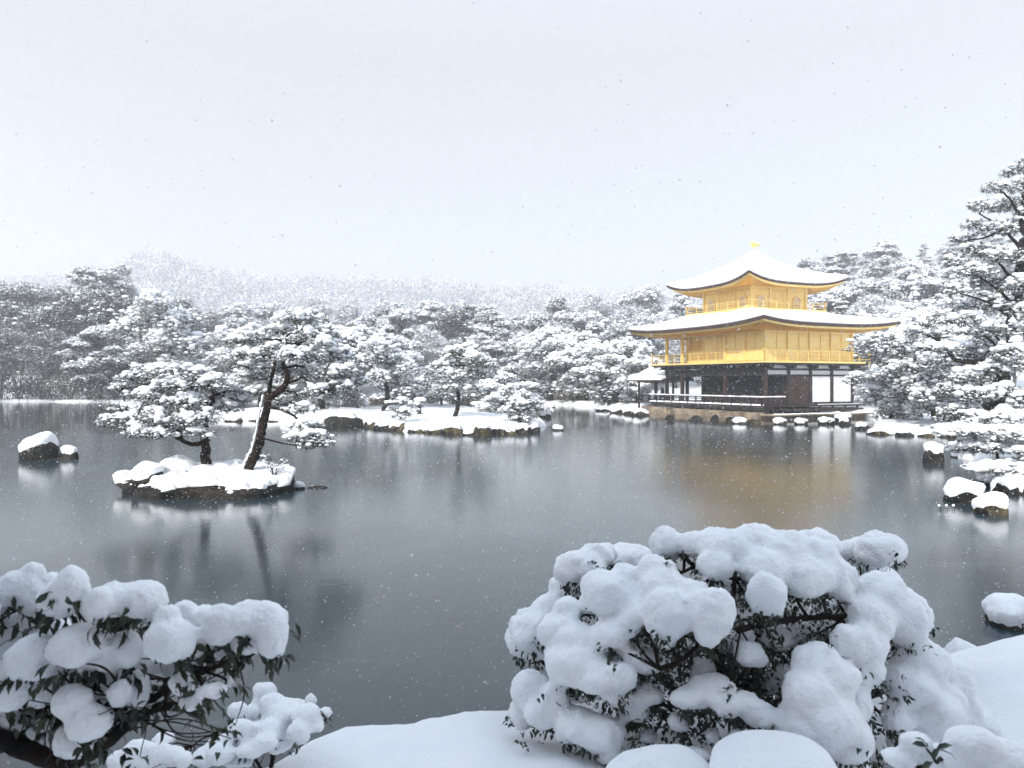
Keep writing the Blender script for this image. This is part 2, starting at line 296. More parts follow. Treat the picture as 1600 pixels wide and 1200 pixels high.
# ------------------------------------------------------------------ snow-laden trees
def pine(name, label, base, limbs, pads, seed, group=None, cat='pine tree', tuft=.11, dens=1., lump=1., snowy=1.25, branch_r=.03, remesh=0., voxfine=False, needle='needle', bark='bark', frost=.35, puff=1., side_snow=False):
    """limbs: lists of world points with radii; pads: (centre, rx, ry, rz) cushions of needles carrying snow"""
    rng = np.random.default_rng(seed); base = np.asarray(base, float)
    root = empty(name, base); tag(root, label, cat, group)
    tb = MB(); anchor = []
    for pts, r0, r1 in limbs:
        P = spline(pts, 7); P = P + rng.standard_normal(P.shape) * r0 * .10
        tube(tb, P - base, np.linspace(r0, r1, len(P)), 9, 0, .06, rng); anchor.append(P[len(P) // 5:])
    A = np.vstack(anchor); nd = MB(); sn = MB(); cr = MB()
    for c, rx, ry, rz in pads:
        c = np.asarray(c, float); rx, ry, rz = rx * 1.12 * puff, ry * 1.12 * puff, rz * 1.3 * puff
        cand = A[A[:, 2] < c[2] + .1] if (A[:, 2] < c[2] + .1).any() else A
        w_ = np.linalg.norm((cand - c) * np.array([1, 1, 1.3]), axis=1); a = cand[np.argmin(w_)]
        mid = (a + c) / 2 + np.array([0, 0, -.12 * np.linalg.norm(c - a)]) + rng.standard_normal(3) * .05 * np.linalg.norm(c - a)
        q = spline([a, mid, c - [0, 0, rz * .45]], 6); br = branch_r * (.6 + .5 * min(2, np.linalg.norm(c - a)))
        tube(tb, q - base, np.linspace(br, br * .35, len(q)), 6, 0)
        n = max(10, int(dens * 34 * rx * ry / tuft ** 2 / 6))
        th = rng.uniform(0, 2 * np.pi, n); rr = np.sqrt(rng.uniform(0, 1, n)) * (1 + .18 * np.sin(th * 3 + seed) + .12 * np.sin(th * 5 + c[0] * 7))
        t = np.stack([np.cos(th) * rr * rx, np.sin(th) * rr * ry, rng.uniform(-.75, .35, n) * rz * (1.15 - .7 * rr ** 2) - .35 * rz * rr ** 2], -1) + c
        for k in range(min(9, n)):
            q = spline([c - [0, 0, rz * .45], (t[k] + c) / 2 - [0, 0, rz * .3], t[k]], 4); tube(tb, q - base, [br * .4, br * .3, br * .25, br * .2, br * .15, br * .12, br * .1, br * .1, br * .1][:len(q)], 4, 0)
        nb = 9; p = np.repeat(t, nb, 0); out = unit(p - c + 1e-6); d = rng.standard_normal((len(p), 3)) * .75 + out * .7 + [0, 0, .55]
        fr = rng.uniform(size=len(p)) < frost; L = tuft * rng.uniform(.6, 1.25, len(p))
        blades(nd, (p - base)[~fr], d[~fr], L[~fr], tuft * .085, rng, 0); blades(cr, (p - base)[fr], d[fr], L[fr] * .8, tuft * .10, rng, 0)
        # snow cushions over the top and smaller ones on the tips
        m = max(4, int(snowy * 2.6 * rx * ry / (.16 * lump) ** 2 * .62)); th = rng.uniform(0, 2 * np.pi, m); r2 = rng.uniform(0, 1, m) ** .6
        f = 1 + .18 * np.sin(th * 3 + seed) + .12 * np.sin(th * 5 + c[0] * 7)
        cc = np.stack([np.cos(th) * r2 * rx * f, np.sin(th) * r2 * ry * f, rz * (.42 - .62 * r2 ** 2) + rng.uniform(-.34, .2, m) * rz], -1) + c
        s = .16 * lump * rng.uniform(.35, 1.2, m) * (1.1 - .45 * r2); 
        blobs(sn, cc - base, np.stack([s * rng.uniform(.9, 1.3, m), s * rng.uniform(.9, 1.3, m), s * rng.uniform(.5, .75, m)], -1), 2 if remesh else 2, .03 if remesh else .06, rng)
        km = int(n * .8); i = rng.integers(0, n, km); s2 = tuft * rng.uniform(.14, .36, km)
        blobs(cr, t[i] - base + np.stack([0 * s2, 0 * s2, tuft * .35 + 0 * s2], -1), np.stack([s2 * rng.uniform(.9, 1.7, km), s2 * rng.uniform(.9, 1.7, km), s2 * .75], -1), 1, .14, rng, 1)
    # snow lying along the limbs
    for P in anchor:
        T = np.gradient(P, axis=0); ok = rng.uniform(size=len(P)) < .55; Q = P[ok]
        if len(Q): s = branch_r * 1.1 * rng.uniform(.7, 1.4, len(Q)); blobs(sn, Q - base + [[-.02, 0, branch_r * 1.3]], np.stack([s * 1.3, s * 1.3, s * .8], -1), 1, .1, rng)
    if side_snow:
        P = spline(limbs[0][0], 14); P = P[6:]; k = rng.integers(0, len(P), 90); s = rng.uniform(.018, .045, 90)
        blobs(sn, P[k] - base + np.stack([-.13 + 0 * s, -.06 + rng.uniform(-.03, .05, 90), rng.uniform(-.03, .03, 90)], -1), np.stack([s, s, s * 1.5], -1), 2, .05, rng)
    tb.build('trunk', M[bark], root, True); nd.build('needles', M[needle], root)
    o = sn.build('snow_load', M['snow'], root, True)
    if remesh:
        md = o.modifiers.new('r', 'REMESH'); md.mode = 'VOXEL'; md.voxel_size = remesh; md.use_smooth_shade = True
        ms = o.modifiers.new('s', 'SMOOTH'); ms.factor = .6; ms.iterations = 2
        md = o.modifiers.new('d', 'DISPLACE'); md.texture = CLOUD; md.texture_coords = 'LOCAL'; md.strength = remesh * 2.0; md.mid_level = .5
    cr.build('snow_crust', [M['frost'], M['snow']], root)
    return root
CLOUD = D.textures.new('lumps', 'CLOUDS'); CLOUD.noise_scale = .12; CLOUD.noise_depth = 2

def auto_pads(base, H, Rr, seed, levels=7, low=.3, lean=(0, 0), per=5, flat=.23, top=.75):
    """trunk, branches and cushions of a garden pine grown from a few numbers"""
    rng = np.random.default_rng(seed + 1000); b = np.asarray(base, float); lx, ly = lean
    tr = [b + [lx * t + .05 * H * math.sin(5 * t + seed), ly * t + .03 * H * math.cos(4 * t + seed), H * t * .93] for t in (0, .2, .42, .62, .8, .95)]
    tr[0] = b - [0, 0, .15]
    Tp = spline(tr, 8); r0 = H * .032; limbs = [(tr, r0, r0 * .25)]; pads = []
    for i in range(levels):
        t = low + (1 - low) * (i / max(1, levels - 1)); c = Tp[int(min(.999, t) * (len(Tp) - 1))]
        R_ = Rr * (1 - (1 - top) * t * 0) * (math.sin(math.pi * min(.98, .28 + .72 * (1 - t))) ** .7 if t < .97 else .35)
        n = max(2, int(per * (1.1 - .5 * t))); a0 = rng.uniform(0, 6.28)
        for k in range(n):
            a = a0 + k * 6.283 / n + rng.uniform(-.35, .35); rr = R_ * rng.uniform(.65, 1.05)
            e = c + [math.cos(a) * rr, math.sin(a) * rr, H * rng.uniform(-.07, .08)]
            m = (c + e) / 2 + [0, 0, H * rng.uniform(-.01, .04)]
            if t < .93: limbs.append(([c, m, e], r0 * .38 * (1.1 - .6 * t), r0 * .12))
            pr = R_ * rng.uniform(.28, .42)
            pads.append((e, pr, pr * 1.05, H * flat * .42 * rng.uniform(.8, 1.3)))
            if rr > R_ * .6: pads.append((m + rng.standard_normal(3) * .06 * Rr + [0, 0, H * .02], pr, pr, H * flat * .4))
    pads.append((Tp[-1] + [0, 0, H * .03], Rr * .3, Rr * .3, H * flat * .45))
    return limbs, pads

# ------------------------------------------------------------------ the forest trees (prototypes, then copies)
def forest_tree(seed, kind, H=12., R0=4., load=1.):
    """returns (trunk, foliage, snow) mesh data of a far tree at unit placement"""
    rng = np.random.default_rng(seed); tb = MB(); fo = MB(); sn = MB()
    tp = np.array([[.25 * math.sin(t * 4 + seed) * (t > 0), .2 * math.cos(t * 5 + seed) * (t > 0), H * t * (.93 if kind != 'round' else .8)] for t in np.linspace(0, 1, 9)])
    tube(tb, tp, np.linspace(H * .02, H * .004, 9), 7, 0, .08, rng)
    cl = []
    if kind == 'round':
        for _ in range(56):
            v = unit(rng.standard_normal(3)); r = rng.uniform(.45, 1) ** .6; z = .55 * H + v[2] * r * H * .43
            cl.append((np.array([v[0] * r * R0 * .86, v[1] * r * R0 * .86, z]), R0 * rng.uniform(.17, .36), .9))
    elif kind == 'pine':
        for i in range(13):
            t = .22 + .76 * i / 12; rm = R0 * (math.sin(math.pi * (.18 + .78 * (1 - t))) ** .6)
            for k in range(5):
                a = rng.uniform(0, 6.28); r = rm * rng.uniform(.25, 1); cl.append((np.array([math.cos(a) * r, math.sin(a) * r, H * t + rng.uniform(-.06, .06) * H]), R0 * rng.uniform(.15, .30), .7))
    elif kind == 'cone':
        for i in range(17):
            t = .12 + .86 * i / 16; rm = R0 * .62 * (1.02 - t) ** .8 * 1.25
            for k in range(max(1, int(5 * (1.1 - t)))):
                a = rng.uniform(0, 6.28); r = rm * rng.uniform(.3, 1); cl.append((np.array([math.cos(a) * r, math.sin(a) * r, H * t]), R0 * rng.uniform(.16, .26) * (1.25 - .6 * t), .5))
    else:  # bare, frosted
        for _ in range(46):
            v = unit(rng.standard_normal(3)); r = rng.uniform(.5, 1); cl.append((np.array([v[0] * r * R0 * .8, v[1] * r * R0 * .8, .58 * H + v[2] * r * H * .38]), R0 * rng.uniform(.2, .34), .8))
    nl = {'round': 430, 'pine': 380, 'cone': 260, 'bare': 260}[kind]
    ld = {'round': .12, 'pine': .12, 'cone': .12, 'bare': .06}[kind]
    for c, r, fl in cl:
        k = int(np.argmin(np.abs(tp[:, 2] - (c[2] - .12 * H)).clip(0))); a = tp[k]
        q = spline([a, (a + c) / 2 + [0, 0, -.02 * H], c], 4); tube(tb, q, np.linspace(H * .0055, H * .0015, len(q)), 4)
        sc3 = np.array([r, r, r * fl]); v = unit(rng.standard_normal((nl, 3))) * (rng.uniform(.15, 1, nl) ** .5)[:, None]; p = c + v * sc3 * 1.08
        d = v * [1, 1, .5] + rng.standard_normal((nl, 3)) * .6
        if kind == 'bare':
            k1 = int(nl * (1 if load == 1 else .25)); blades(fo, p[:k1], d[:k1] + [0, 0, .5], rng.uniform(.4, .9, k1), .018, rng, 1)
            n2 = nl // 3 if load == 1 else nl; blades(fo, p[:n2] - .05, d[:n2] + [0, 0, .5], rng.uniform(.4, .8, n2), .02, rng, 2)
        else:
            # frost sits on the upper side of every clump
            up = rng.uniform(size=nl) < (.10 + .40 * load) * (.3 +  sst(-.2, .8, v[:, 2]))
            L = rng.uniform(.12, .34, nl); blades(fo, p[~up], d[~up], L[~up], L[~up] * .22, rng, 0); blades(fo, p[up], d[up], L[up] * .9, L[up] * .17, rng, 1)
        m = int({'round': 13, 'pine': 17, 'cone': 10, 'bare': 8}[kind] * load); v = rng.standard_normal((m, 3)); v = unit(v); v[:, 2] = np.abs(v[:, 2]) * .9 + .05
        s = r * rng.uniform(.06, .22, m) * rng.choice([1, 1, 1, 1.6], m) * (.7 if kind == 'bare' else 1)
        blobs(sn, c + v * sc3 * .98, np.stack([s * rng.uniform(.8, 1.4, m), s * rng.uniform(.8, 1.4, m), s * .7], -1), 1, .2, rng)
        m = int(nl * .42 * load); v = unit(rng.standard_normal((m, 3))); v[:, 2] = np.abs(v[:, 2]) * .8; p = c + v * sc3 * 1.05; s = rng.uniform(.05, .11, m)
        blobs(sn, p, np.stack([s * 1.4, s * 1.4, s * .6], -1), 0 if False else 1, .2, rng) if False else blades(sn, p, rng.standard_normal((m, 3)) * [1, 1, .35], rng.uniform(.15, .35, m), .06, rng)
    root = empty('forest_tree', (0, 0, 0))
    tb.build('trunk', M['bark_far'], root, True)
    fo.build('crown', [M['needle_far'] if seed != 23 else M['needle_brown'], M['frost'], M['bark_far']], root)
    sn.build('snow_load', M['snow'], root)
    return root
def copy_tree(src, loc, rz, s, sxy=1.):
    r = src.copy(); sc.collection.objects.link(r); r.location = loc; r.rotation_euler = (0, 0, rz); r.scale = (s * sxy, s * sxy, s)
    for ch in src.children:
        c = ch.copy(); sc.collection.objects.link(c); c.parent = r
    return r

ORD = ['first', 'second', 'third', 'fourth', 'fifth', 'sixth', 'seventh', 'eighth', 'ninth', 'tenth', 'eleventh', 'twelfth', 'thirteenth', 'fourteenth', 'fifteenth', 'sixteenth', 'seventeenth', 'eighteenth', 'nineteenth', 'twentieth']
ORD += ['twenty-' + x for x in ORD[:9]] + ['thirtieth'] + ['thirty-' + x for x in ORD[:9]] + ['fortieth']

# ------------------------------------------------------------------ wooded far shore and hill
KINDS = ['round', 'pine', 'round', 'cone', 'bare', 'pine', 'round', 'bare']
LOOK = {'round': 'round-crowned tree', 'pine': 'layered pine', 'cone': 'narrow pointed conifer', 'bare': 'pale frosted bare-branched tree'}
KINDS[5] = 'round'; KINDS += ['round', 'bare']; LOADS = [1.] * 8 + [.3, .35]
protos = [forest_tree(20 + i, k, load=LOADS[i]) for i, k in enumerate(KINDS)]
rng = np.random.default_rng(77); used = set()
TOPX = [-150, 0, 60, 90, 120, 200, 232, 262, 300, 330, 380, 500, 560, 640, 720, 800, 850, 900, 960, 1010, 1060, 1230, 1300, 1340, 1390, 1430, 1480, 1560, 1750]
TOPY = [440, 432, 452, 432, 425, 428, 452, 458, 440, 442, 462, 458, 464, 458, 462, 470, 476, 448, 436, 430, 442, 405, 398, 384, 370, 380, 374, 368, 366]
rows = [('back', 138, 62, .99, -160, 2060), ('middle', 120, 66, .86, -140, 2000), ('front', 105, 68, .66, -120, 1620)]
for rname, dY, step, fr, a, b_ in rows:
    px = a; num = 0
    while px < b_:
        px += step * rng.uniform(.8, 1.2)
        Yd = dY * rng.uniform(.95, 1.05)
        if rname == 'front' and px > 860: Yd = np.interp(px, [860, 1000, 1200, 1620], [96, 84, 88, 84]) * rng.uniform(.97, 1.05)
        if px > 1180 and rname != 'front': Yd *= 1.12
        if rname == 'middle' and px > 880: Yd = min(Yd, 108)
        x = (px - 800) / FP * Yd; y = Yd; zg = gz(x, y)
        top = CH + (HZ - np.interp(px, TOPX, TOPY)) / FP * Yd; jitter = rng.uniform(.90, 1.04)
        Ht = min(21, max(5.5, (top * (fr if rname != 'back' else 1) - zg * (1 if rname == 'back' else fr)) * jitter))
        i = int(rng.choice([0, 1, 2, 3, 5, 6, 4, 7], p=[.24, .07, .24, .05, .05, .24, .06, .05] if px < 820 else [.17, .14, .17, .06, .12, .16, .09, .09]))
        if px < 330 and rng.uniform() < (.75 if rname != 'back' else .4) or (480 < px < 760 and rname == 'middle' and rng.uniform() < .5): i = int(rng.choice([8, 9], p=[.7, .3]))
        src = protos[i]; s = Ht / 12
        wid = rng.uniform(.95, 1.25) * (1 if Ht > 10 else 1.25)
        if i in used: o = copy_tree(src, (x, y, zg - .2), rng.uniform(0, 6.28), s, wid)
        else: o = src; used.add(i); o.location = (x, y, zg - .2); o.rotation_euler = (0, 0, rng.uniform(0, 6.28)); o.scale = (s * wid, s * wid, s)
        side = 'left of temple' if px < 1040 else ('behind temple' if px < 1340 else 'right of temple')
        tag(o, f'{"dark sparsely snowed " + LOOK[KINDS[i]].split()[-1] if i > 7 else LOOK[KINDS[i]]}, {ORD[num]} from left in {rname} forest row, {side}', 'tree', f'trees of the {rname} row of the far forest'); num += 1
# dark undergrowth along the far water edge
def bush(name, label, loc, rx, ry, rz, seed, group=None, n=900, leaf=.16, snowf=.5, m='needle_far', cat='bush', blob=.16):
    rng = np.random.default_rng(seed); root = empty(name, loc); tag(root, label, cat, group); fo = MB(); sn = MB(); tb = MB()
    for k in range(9):
        a = rng.uniform(0, 6.28); r = rng.uniform(.2, .8); tube(tb, spline([(0, 0, -.1), (math.cos(a) * r * rx * .4, math.sin(a) * r * ry * .4, rz * .5), (math.cos(a) * r * rx, math.sin(a) * r * ry, rz * rng.uniform(.9, 1.5))], 4), [.02 * rz + .01] * 5 + [.008] * 0 if False else .02 * rz + .008, 5)
    lob = unit(rng.standard_normal((16, 3))) * [rx * .6, ry * .6, rz * .55]; lob[:, 2] = np.abs(lob[:, 2]) * 1.4 + .25 * rz
    k = rng.integers(0, 16, n); v = unit(rng.standard_normal((n, 3))) * rng.uniform(.2, 1, (n, 1)) ** .5; p = lob[k] + v * [rx * .45, ry * .45, rz * .42]; p[:, 2] = np.maximum(p[:, 2], .03)
    up = rng.uniform(size=n) < .15 + snowf * .5 * sst(-.1, .8, v[:, 2]); d = v + rng.standard_normal((n, 3)) * .6
    blades(fo, p[~up], d[~up], leaf, leaf * .2, rng, 0); blades(fo, p[up], d[up], leaf * .9, leaf * .16, rng, 1)
    m_ = int(60 * snowf); k = rng.integers(0, 16, m_); v = unit(rng.standard_normal((m_, 3))); v[:, 2] = np.abs(v[:, 2]); s = blob * rng.uniform(.5, 1.3, m_)
    blobs(sn, lob[k] + v * [rx * .44, ry * .44, rz * .42], np.stack([s * 1.3, s * 1.3, s * .65], -1), 2, .07, rng)
    tb.build('branches', M['bark_far'], root); fo.build('foliage', [M[m], M['frost']], root); sn.build('snow_load', M['snow'], root, True)
    return root
num = 0
for px in np.arange(-60, 1000, 40):
    px = px + rng.uniform(-14, 14); Yd = np.interp(px, [0, 180, 400, 800, 870, 1000], [98.2, 96.5, 96, 90, 85, 72.5]) * 1.004 + .3
    x = (px - 800) / FP * Yd; h = rng.uniform(1.5, 3.2) * (1.25 if px < 300 else .8)
    bush('shore_bush', f'{ORD[num]} low dark bush from the left along the far water edge', (x, Yd + .9, gz(x, Yd + .9) - .1), h * 1.25, h * .9, h * .8, 500 + num, 'bushes along the far water edge', 1800, .32, .08 if px < 300 else .7, 'needle_far' if num % 4 else 'needle_brown', 'bush', .2); num += 1

# the wooded hills beyond, read as one mass
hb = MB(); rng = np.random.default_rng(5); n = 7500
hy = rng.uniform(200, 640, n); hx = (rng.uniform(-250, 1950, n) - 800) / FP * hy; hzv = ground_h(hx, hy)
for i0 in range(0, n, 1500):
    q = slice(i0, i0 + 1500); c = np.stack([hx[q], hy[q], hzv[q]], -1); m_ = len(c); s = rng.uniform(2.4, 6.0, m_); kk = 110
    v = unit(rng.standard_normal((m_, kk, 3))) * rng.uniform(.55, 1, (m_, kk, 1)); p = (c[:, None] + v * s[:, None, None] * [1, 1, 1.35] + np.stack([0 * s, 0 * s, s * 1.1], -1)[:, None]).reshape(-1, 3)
    d = (v + .7 * rng.standard_normal(v.shape)).reshape(-1, 3); up = rng.uniform(size=len(p)) < np.repeat(rng.uniform(.70, 1.0, m_), kk) + .25 * sst(-.3, .7, v[..., 2].ravel())  # mostly the paler colour, adding to the painted haze
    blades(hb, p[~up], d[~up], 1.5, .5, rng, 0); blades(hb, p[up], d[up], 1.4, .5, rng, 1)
tag(hb.build('hill_forest', [M['hill'], M['hazed_snow']]), 'snow-dusted forest covering the misty hills beyond the pond', 'forest', kind='stuff')

# ------------------------------------------------------------------ the large island in the middle and its spit to the left
def isl_h(X, Y):
    P = np.stack([X, Y, 0 * X], -1); wob = .10 * fbm(P * .55, 21, 3) + .035 * vnoise(P * 2.2, 22)
    def e(cx, cy, rx, ry, h, p=1.6):
        r = np.hypot((X - cx) / rx, (Y - cy) / ry) + wob; return -.7 + (h + .7) * (1 - sst(.86, 1.0, r)) + .0 * r + h * .55 * (1 - sst(0, .9, r)) * 1.0
    return np.maximum.reduce([e(-16.5, 57, 6.6, 5.2, .5), e(-11.2, 50.4, 4.3, 4.2, .55), e(-3.0, 45.6, 5.1, 7.3, .48), e(-6, 54, 5, 6, .7)]) + .10 * fbm(P * .9, 31, 3)
gx = np.arange(-25, 4.5, .14); gy = np.arange(36, 64, .14); X, Y = np.meshgrid(gx, gy); Z = isl_h(X, Y); nx = len(gx)
ii, jj = np.meshgrid(np.arange(nx - 1), np.arange(len(gy) - 1)); q = (jj * nx + ii).ravel(); F = np.stack([q, q + 1, q + nx + 1, q + nx], -1)
F = F[(Z.ravel()[F] > -.35).any(1)]
tag(MB().add(np.stack([X, Y, Z], -1).reshape(-1, 3), F).build('island', M['snow'], smooth=True), kind='structure')
def iz(x, y): return float(isl_h(np.array([x]), np.array([y]))[0])

# shoreline stones of the island:  px, base py, width px, height px
IR = [(492, 668, 34, 12, 'rock'), (528, 668, 52, 26, 'rock'), (556, 667, 26, 18, 'rock'), (577, 669, 22, 13, 'rock_brown'), (598, 672, 30, 14, 'rock'), (622, 674, 40, 16, 'rock_brown'), (650, 676, 26, 9, 'rock_brown'), (675, 678, 36, 11, 'rock_brown'),
      (708, 679, 34, 17, 'rock_brown'), (735, 681, 24, 8, 'rock'), (752, 682, 30, 20, 'rock_brown'), (774, 680, 24, 13, 'rock'), (793, 680, 26, 15, 'rock_brown'), (815, 679, 26, 16, 'rock'), (834, 677, 22, 16, 'rock')]
sides = ['dark low', 'broad black snow-topped', 'dark upright', 'pale ochre', 'black', 'large mossy ochre', 'small mossy', 'flat mossy', 'rounded greenish', 'low dark', 'tall brown lichen-covered', 'small dark grey', 'reddish brown', 'square dark', 'black end']
for k, (px, py, wp, hp, m) in enumerate(IR):
    rock(px, py, wp * 1.15, hp * 1.05, 100 + k, f'{sides[k]} stone, {ORD[k]} from the left along the front edge of the pine island', .10, m, 'edge stones of the pine island', 'shore_stone', 'stone', dep=.8, lvl=3, thr=.62, flat=.7)
for k, (px, py, wp) in enumerate([(362, 659, 30), (395, 658, 24), (425, 659, 30), (452, 661, 22)]):
    rock(px, py, wp, 8, 140 + k, f'low reddish stone, {ORD[k]} from the left on the snowy spit behind the two islet pines', .10, 'rock_brown', 'stones of the spit behind the islet', 'shore_stone', 'stone', dep=.8, lvl=3, thr=.5)
# rocks standing in the channel
rock(853, 653, 20, 16, 160, 'small dark rock with thick snow cap off the right tip of the pine island', .22, name='pond_rock', lvl=3)
rock(872, 673, 20, 9, 161, 'low dark rock under snow, nearest the camera off the pine island', .09, name='pond_rock', lvl=3)
rock(863, 637, 10, 5, 162, 'tiny snow-covered rock far out in the channel beyond the pine island', .12, name='pond_rock', lvl=3)

# ------------------------------------------------------------------ islet with two pines
Yi = 18.1; isl_c = at(318, 0, Yi); ix = isl_c[0]
V, F = rock_shape(2.12, 1.65, .36, 7, 6, .45); P_ = V * [1, 1, 0]
V[:, 2] *= 1 + .0 * V[:, 0]; V = V * (1 + np.stack([.06 * fbm(V * 2.2, 8, 4)] * 2 + [.16 * fbm(V * 2.6, 12, 4)], -1)); V[:, 2] += np.where(V[:, 2] > 0, .07 * np.maximum(0, V[:, 1] + .3), 0)
islet = MB().add(V, F).build('rocky_islet', M['rock'], smooth=True); islet.location = (ix, Yi + .1, 0)
tag(islet, 'small rocky islet under thick snow carrying two old pines', 'islet')
W, G = snow_cap(V, F, .16, 3, .66, .50, .6); MB().add(W, G).build('snow_cover', M['snow'], islet, True)
rock(272, 738, 60, 24, 31, 'rounded boulder wholly under snow behind the left islet pine', .14, Y=18.3, z0=.32, dep=.85, thr=.05, flat=.8, facets=2, name='boulder')
rock(222, 752, 62, 22, 32, 'low snow-covered boulder on the left end of the islet', .13, Y=17.6, z0=.30, dep=.8, thr=.28, name='boulder')
rock(268, 757, 40, 9, 33, 'dark flat stone peeping out of the snow beside the boulder on the islet', 0, Y=17.9, z0=.34, dep=.5, thr=.55, name='boulder')
rock(336, 757, 26, 11, 34, 'small bare dark stone in the snow at the foot of the pines', 0, Y=17.6, z0=.32, dep=.6, thr=.8, name='boulder')
rock(438, 765, 34, 26, 35, 'dark stone with snow cap at the right end of the islet', .08, Y=18.0, z0=.0, dep=.9, thr=.5, name='boulder')
rock(492, 764, 46, 5, 36, 'flat wet stone just breaking the water right of the islet', 0, Y=18.6, z0=-.02, dep=.5, thr=.6, name='pond_rock', lvl=3)
rock(464, 765, 22, 8, 37, 'small white snow lump between islet and flat wet stone', .08, Y=18.5, z0=-.02, dep=.6, thr=.2, name='pond_rock', lvl=3)

def PX(l, Y): return [at(a, b, Y + (c[0] if c else 0)) for a, b, *c in l]
def padsx(l, Y, seed, dz=1., spread=.55):
    rng = np.random.default_rng(seed); out = []
    for t in l:
        px, py, rx, rz = t[:4]; dy = t[4] if len(t) > 4 else rng.uniform(-spread, spread); py += rng.uniform(-.35, .35) * rz; rx *= .92; rz *= 1.12
        c = at(px, py, Y + dy); out.append((c, rx / FP * Y, rx / FP * Y * .85, rz / FP * Y * dz))
    return out
Y1 = 18.7
b1 = at(322, 737, Y1)
pine('islet_pine', 'spreading low pine with dark trunk on the left of the islet', b1,
     [(PX([(322, 741), (322, 715), (321, 695), (319, 672), (322, 650), (329, 632), (334, 612), (327, 604), (312, 602)], Y1), .128, .04),
      (PX([(319, 692), (300, 694, -.1), (283, 688, -.25), (262, 676, -.4), (240, 662, -.5), (210, 655, -.55)], Y1), .06, .02),
      (PX([(285, 689), (279, 674, .1), (268, 660, .2)], Y1), .045, .02),
      (PX([(312, 602), (285, 592), (250, 588)], Y1), .035, .015),
      (PX([(331, 620), (350, 612, .3), (366, 610, .4)], Y1), .035, .015)],
     padsx([(300, 577, 34, 13), (330, 590, 28, 13), (262, 580, 36, 12), (232, 574, 30, 9, .6), (205, 588, 24, 9, .3), (275, 598, 34, 12, -.4), (228, 612, 28, 11), (190, 602, 18, 7, .4), (262, 620, 30, 12, -.3), (293, 622, 28, 13, -.5),
            (355, 604, 26, 12, .5), (352, 628, 30, 14, .6), (375, 622, 18, 9, .6), (205, 655, 38, 13, -.3), (176, 652, 20, 8, -.4), (245, 650, 34, 14, -.6), (283, 650, 30, 13, -.6), (318, 650, 26, 12, -.7), (222, 672, 24, 9, -.8), (250, 672, 22, 8, -.9),
            (312, 670, 20, 9, -.7), (190, 632, 24, 8, 0), (225, 633, 28, 10, .2), (300, 600, 28, 10, .5)], Y1, 1),
     11, 'islet pines', tuft=.105, dens=1.3, remesh=.021, branch_r=.022, frost=.42, snowy=1.0, puff=1.05, lump=.72)
Y2 = 18.3
pine('islet_pine', 'taller pine leaning right with forked bare trunk on the right of the islet', at(385, 741, Y2),
     [(PX([(383, 746), (390, 728), (399, 708), (408, 680), (414, 650), (420, 620)], Y2), .125, .085),
      (PX([(420, 624), (422, 603), (424, 588), (430, 565), (432, 552)], Y2), .06, .03),
      (PX([(419, 622), (434, 612, -.05), (446, 600, -.1), (449, 585), (442, 570), (440, 556)], Y2), .085, .04),
      (PX([(442, 570), (446, 552), (449, 538), (447, 526), (458, 520), (470, 518)], Y2), .045, .02), (PX([(450, 538), (466, 536), (479, 531), (482, 520)], Y2), .035, .018),
      (PX([(449, 598), (462, 594, -.2), (475, 590, -.3), (486, 604, -.4), (505, 612, -.5)], Y2), .04, .015),
      (PX([(452, 530), (480, 545, .2), (505, 562, .3), (525, 580, .3)], Y2), .04, .015),
      (PX([(417, 636), (440, 640, -.2), (462, 652, -.4), (480, 668, -.5), (494, 684, -.6)], Y2), .04, .015),
      (PX([(440, 532), (418, 530, .1), (402, 530, .2)], Y2), .028, .012), (PX([(445, 575), (465, 572, .3), (490, 576, .4)], Y2), .03, .012)],
     padsx([(458, 494, 26, 11), (486, 496, 24, 12), (500, 512, 24, 12, .3), (515, 535, 26, 13, .4), (528, 556, 26, 13, .3), (398, 526, 24, 9, .2), (372, 531, 20, 7, .4), (432, 543, 28, 10, -.2), (462, 550, 30, 12, -.5), (492, 553, 28, 12, -.3), (410, 555, 22, 9, .1),
            (540, 575, 22, 11, .5), (512, 582, 28, 11, 0), (478, 575, 22, 8, .6), (435, 572, 20, 8, .5), (452, 622, 22, 9, .5), (472, 636, 20, 8, -.4), (468, 612, 20, 9, .5), (498, 608, 22, 9, -.3), (520, 605, 20, 9, .3), (400, 606, 22, 9, .7), (395, 580, 20, 8, .6),
            (478, 662, 22, 9, -.4), (460, 676, 18, 8, -.6), (488, 682, 24, 10, -.6), (506, 690, 14, 6, -.7), (474, 695, 16, 7, -.7), (440, 604, 16, 6, .4), (552, 592, 20, 10, .4), (535, 598, 22, 10, -.2), (505, 535, 26, 12, -.3), (530, 572, 26, 12, -.2), (480, 520, 26, 11, -.3), (440, 512, 24, 9, .2), (500, 676, 18, 8, -.5), (382, 548, 22, 9, .3), (388, 566, 20, 8, .2)], Y2, 2),
     12, 'islet pines', tuft=.105, dens=1.3, remesh=.021, branch_r=.022, frost=.42, snowy=1.0, puff=1.05, lump=.72, side_snow=True)
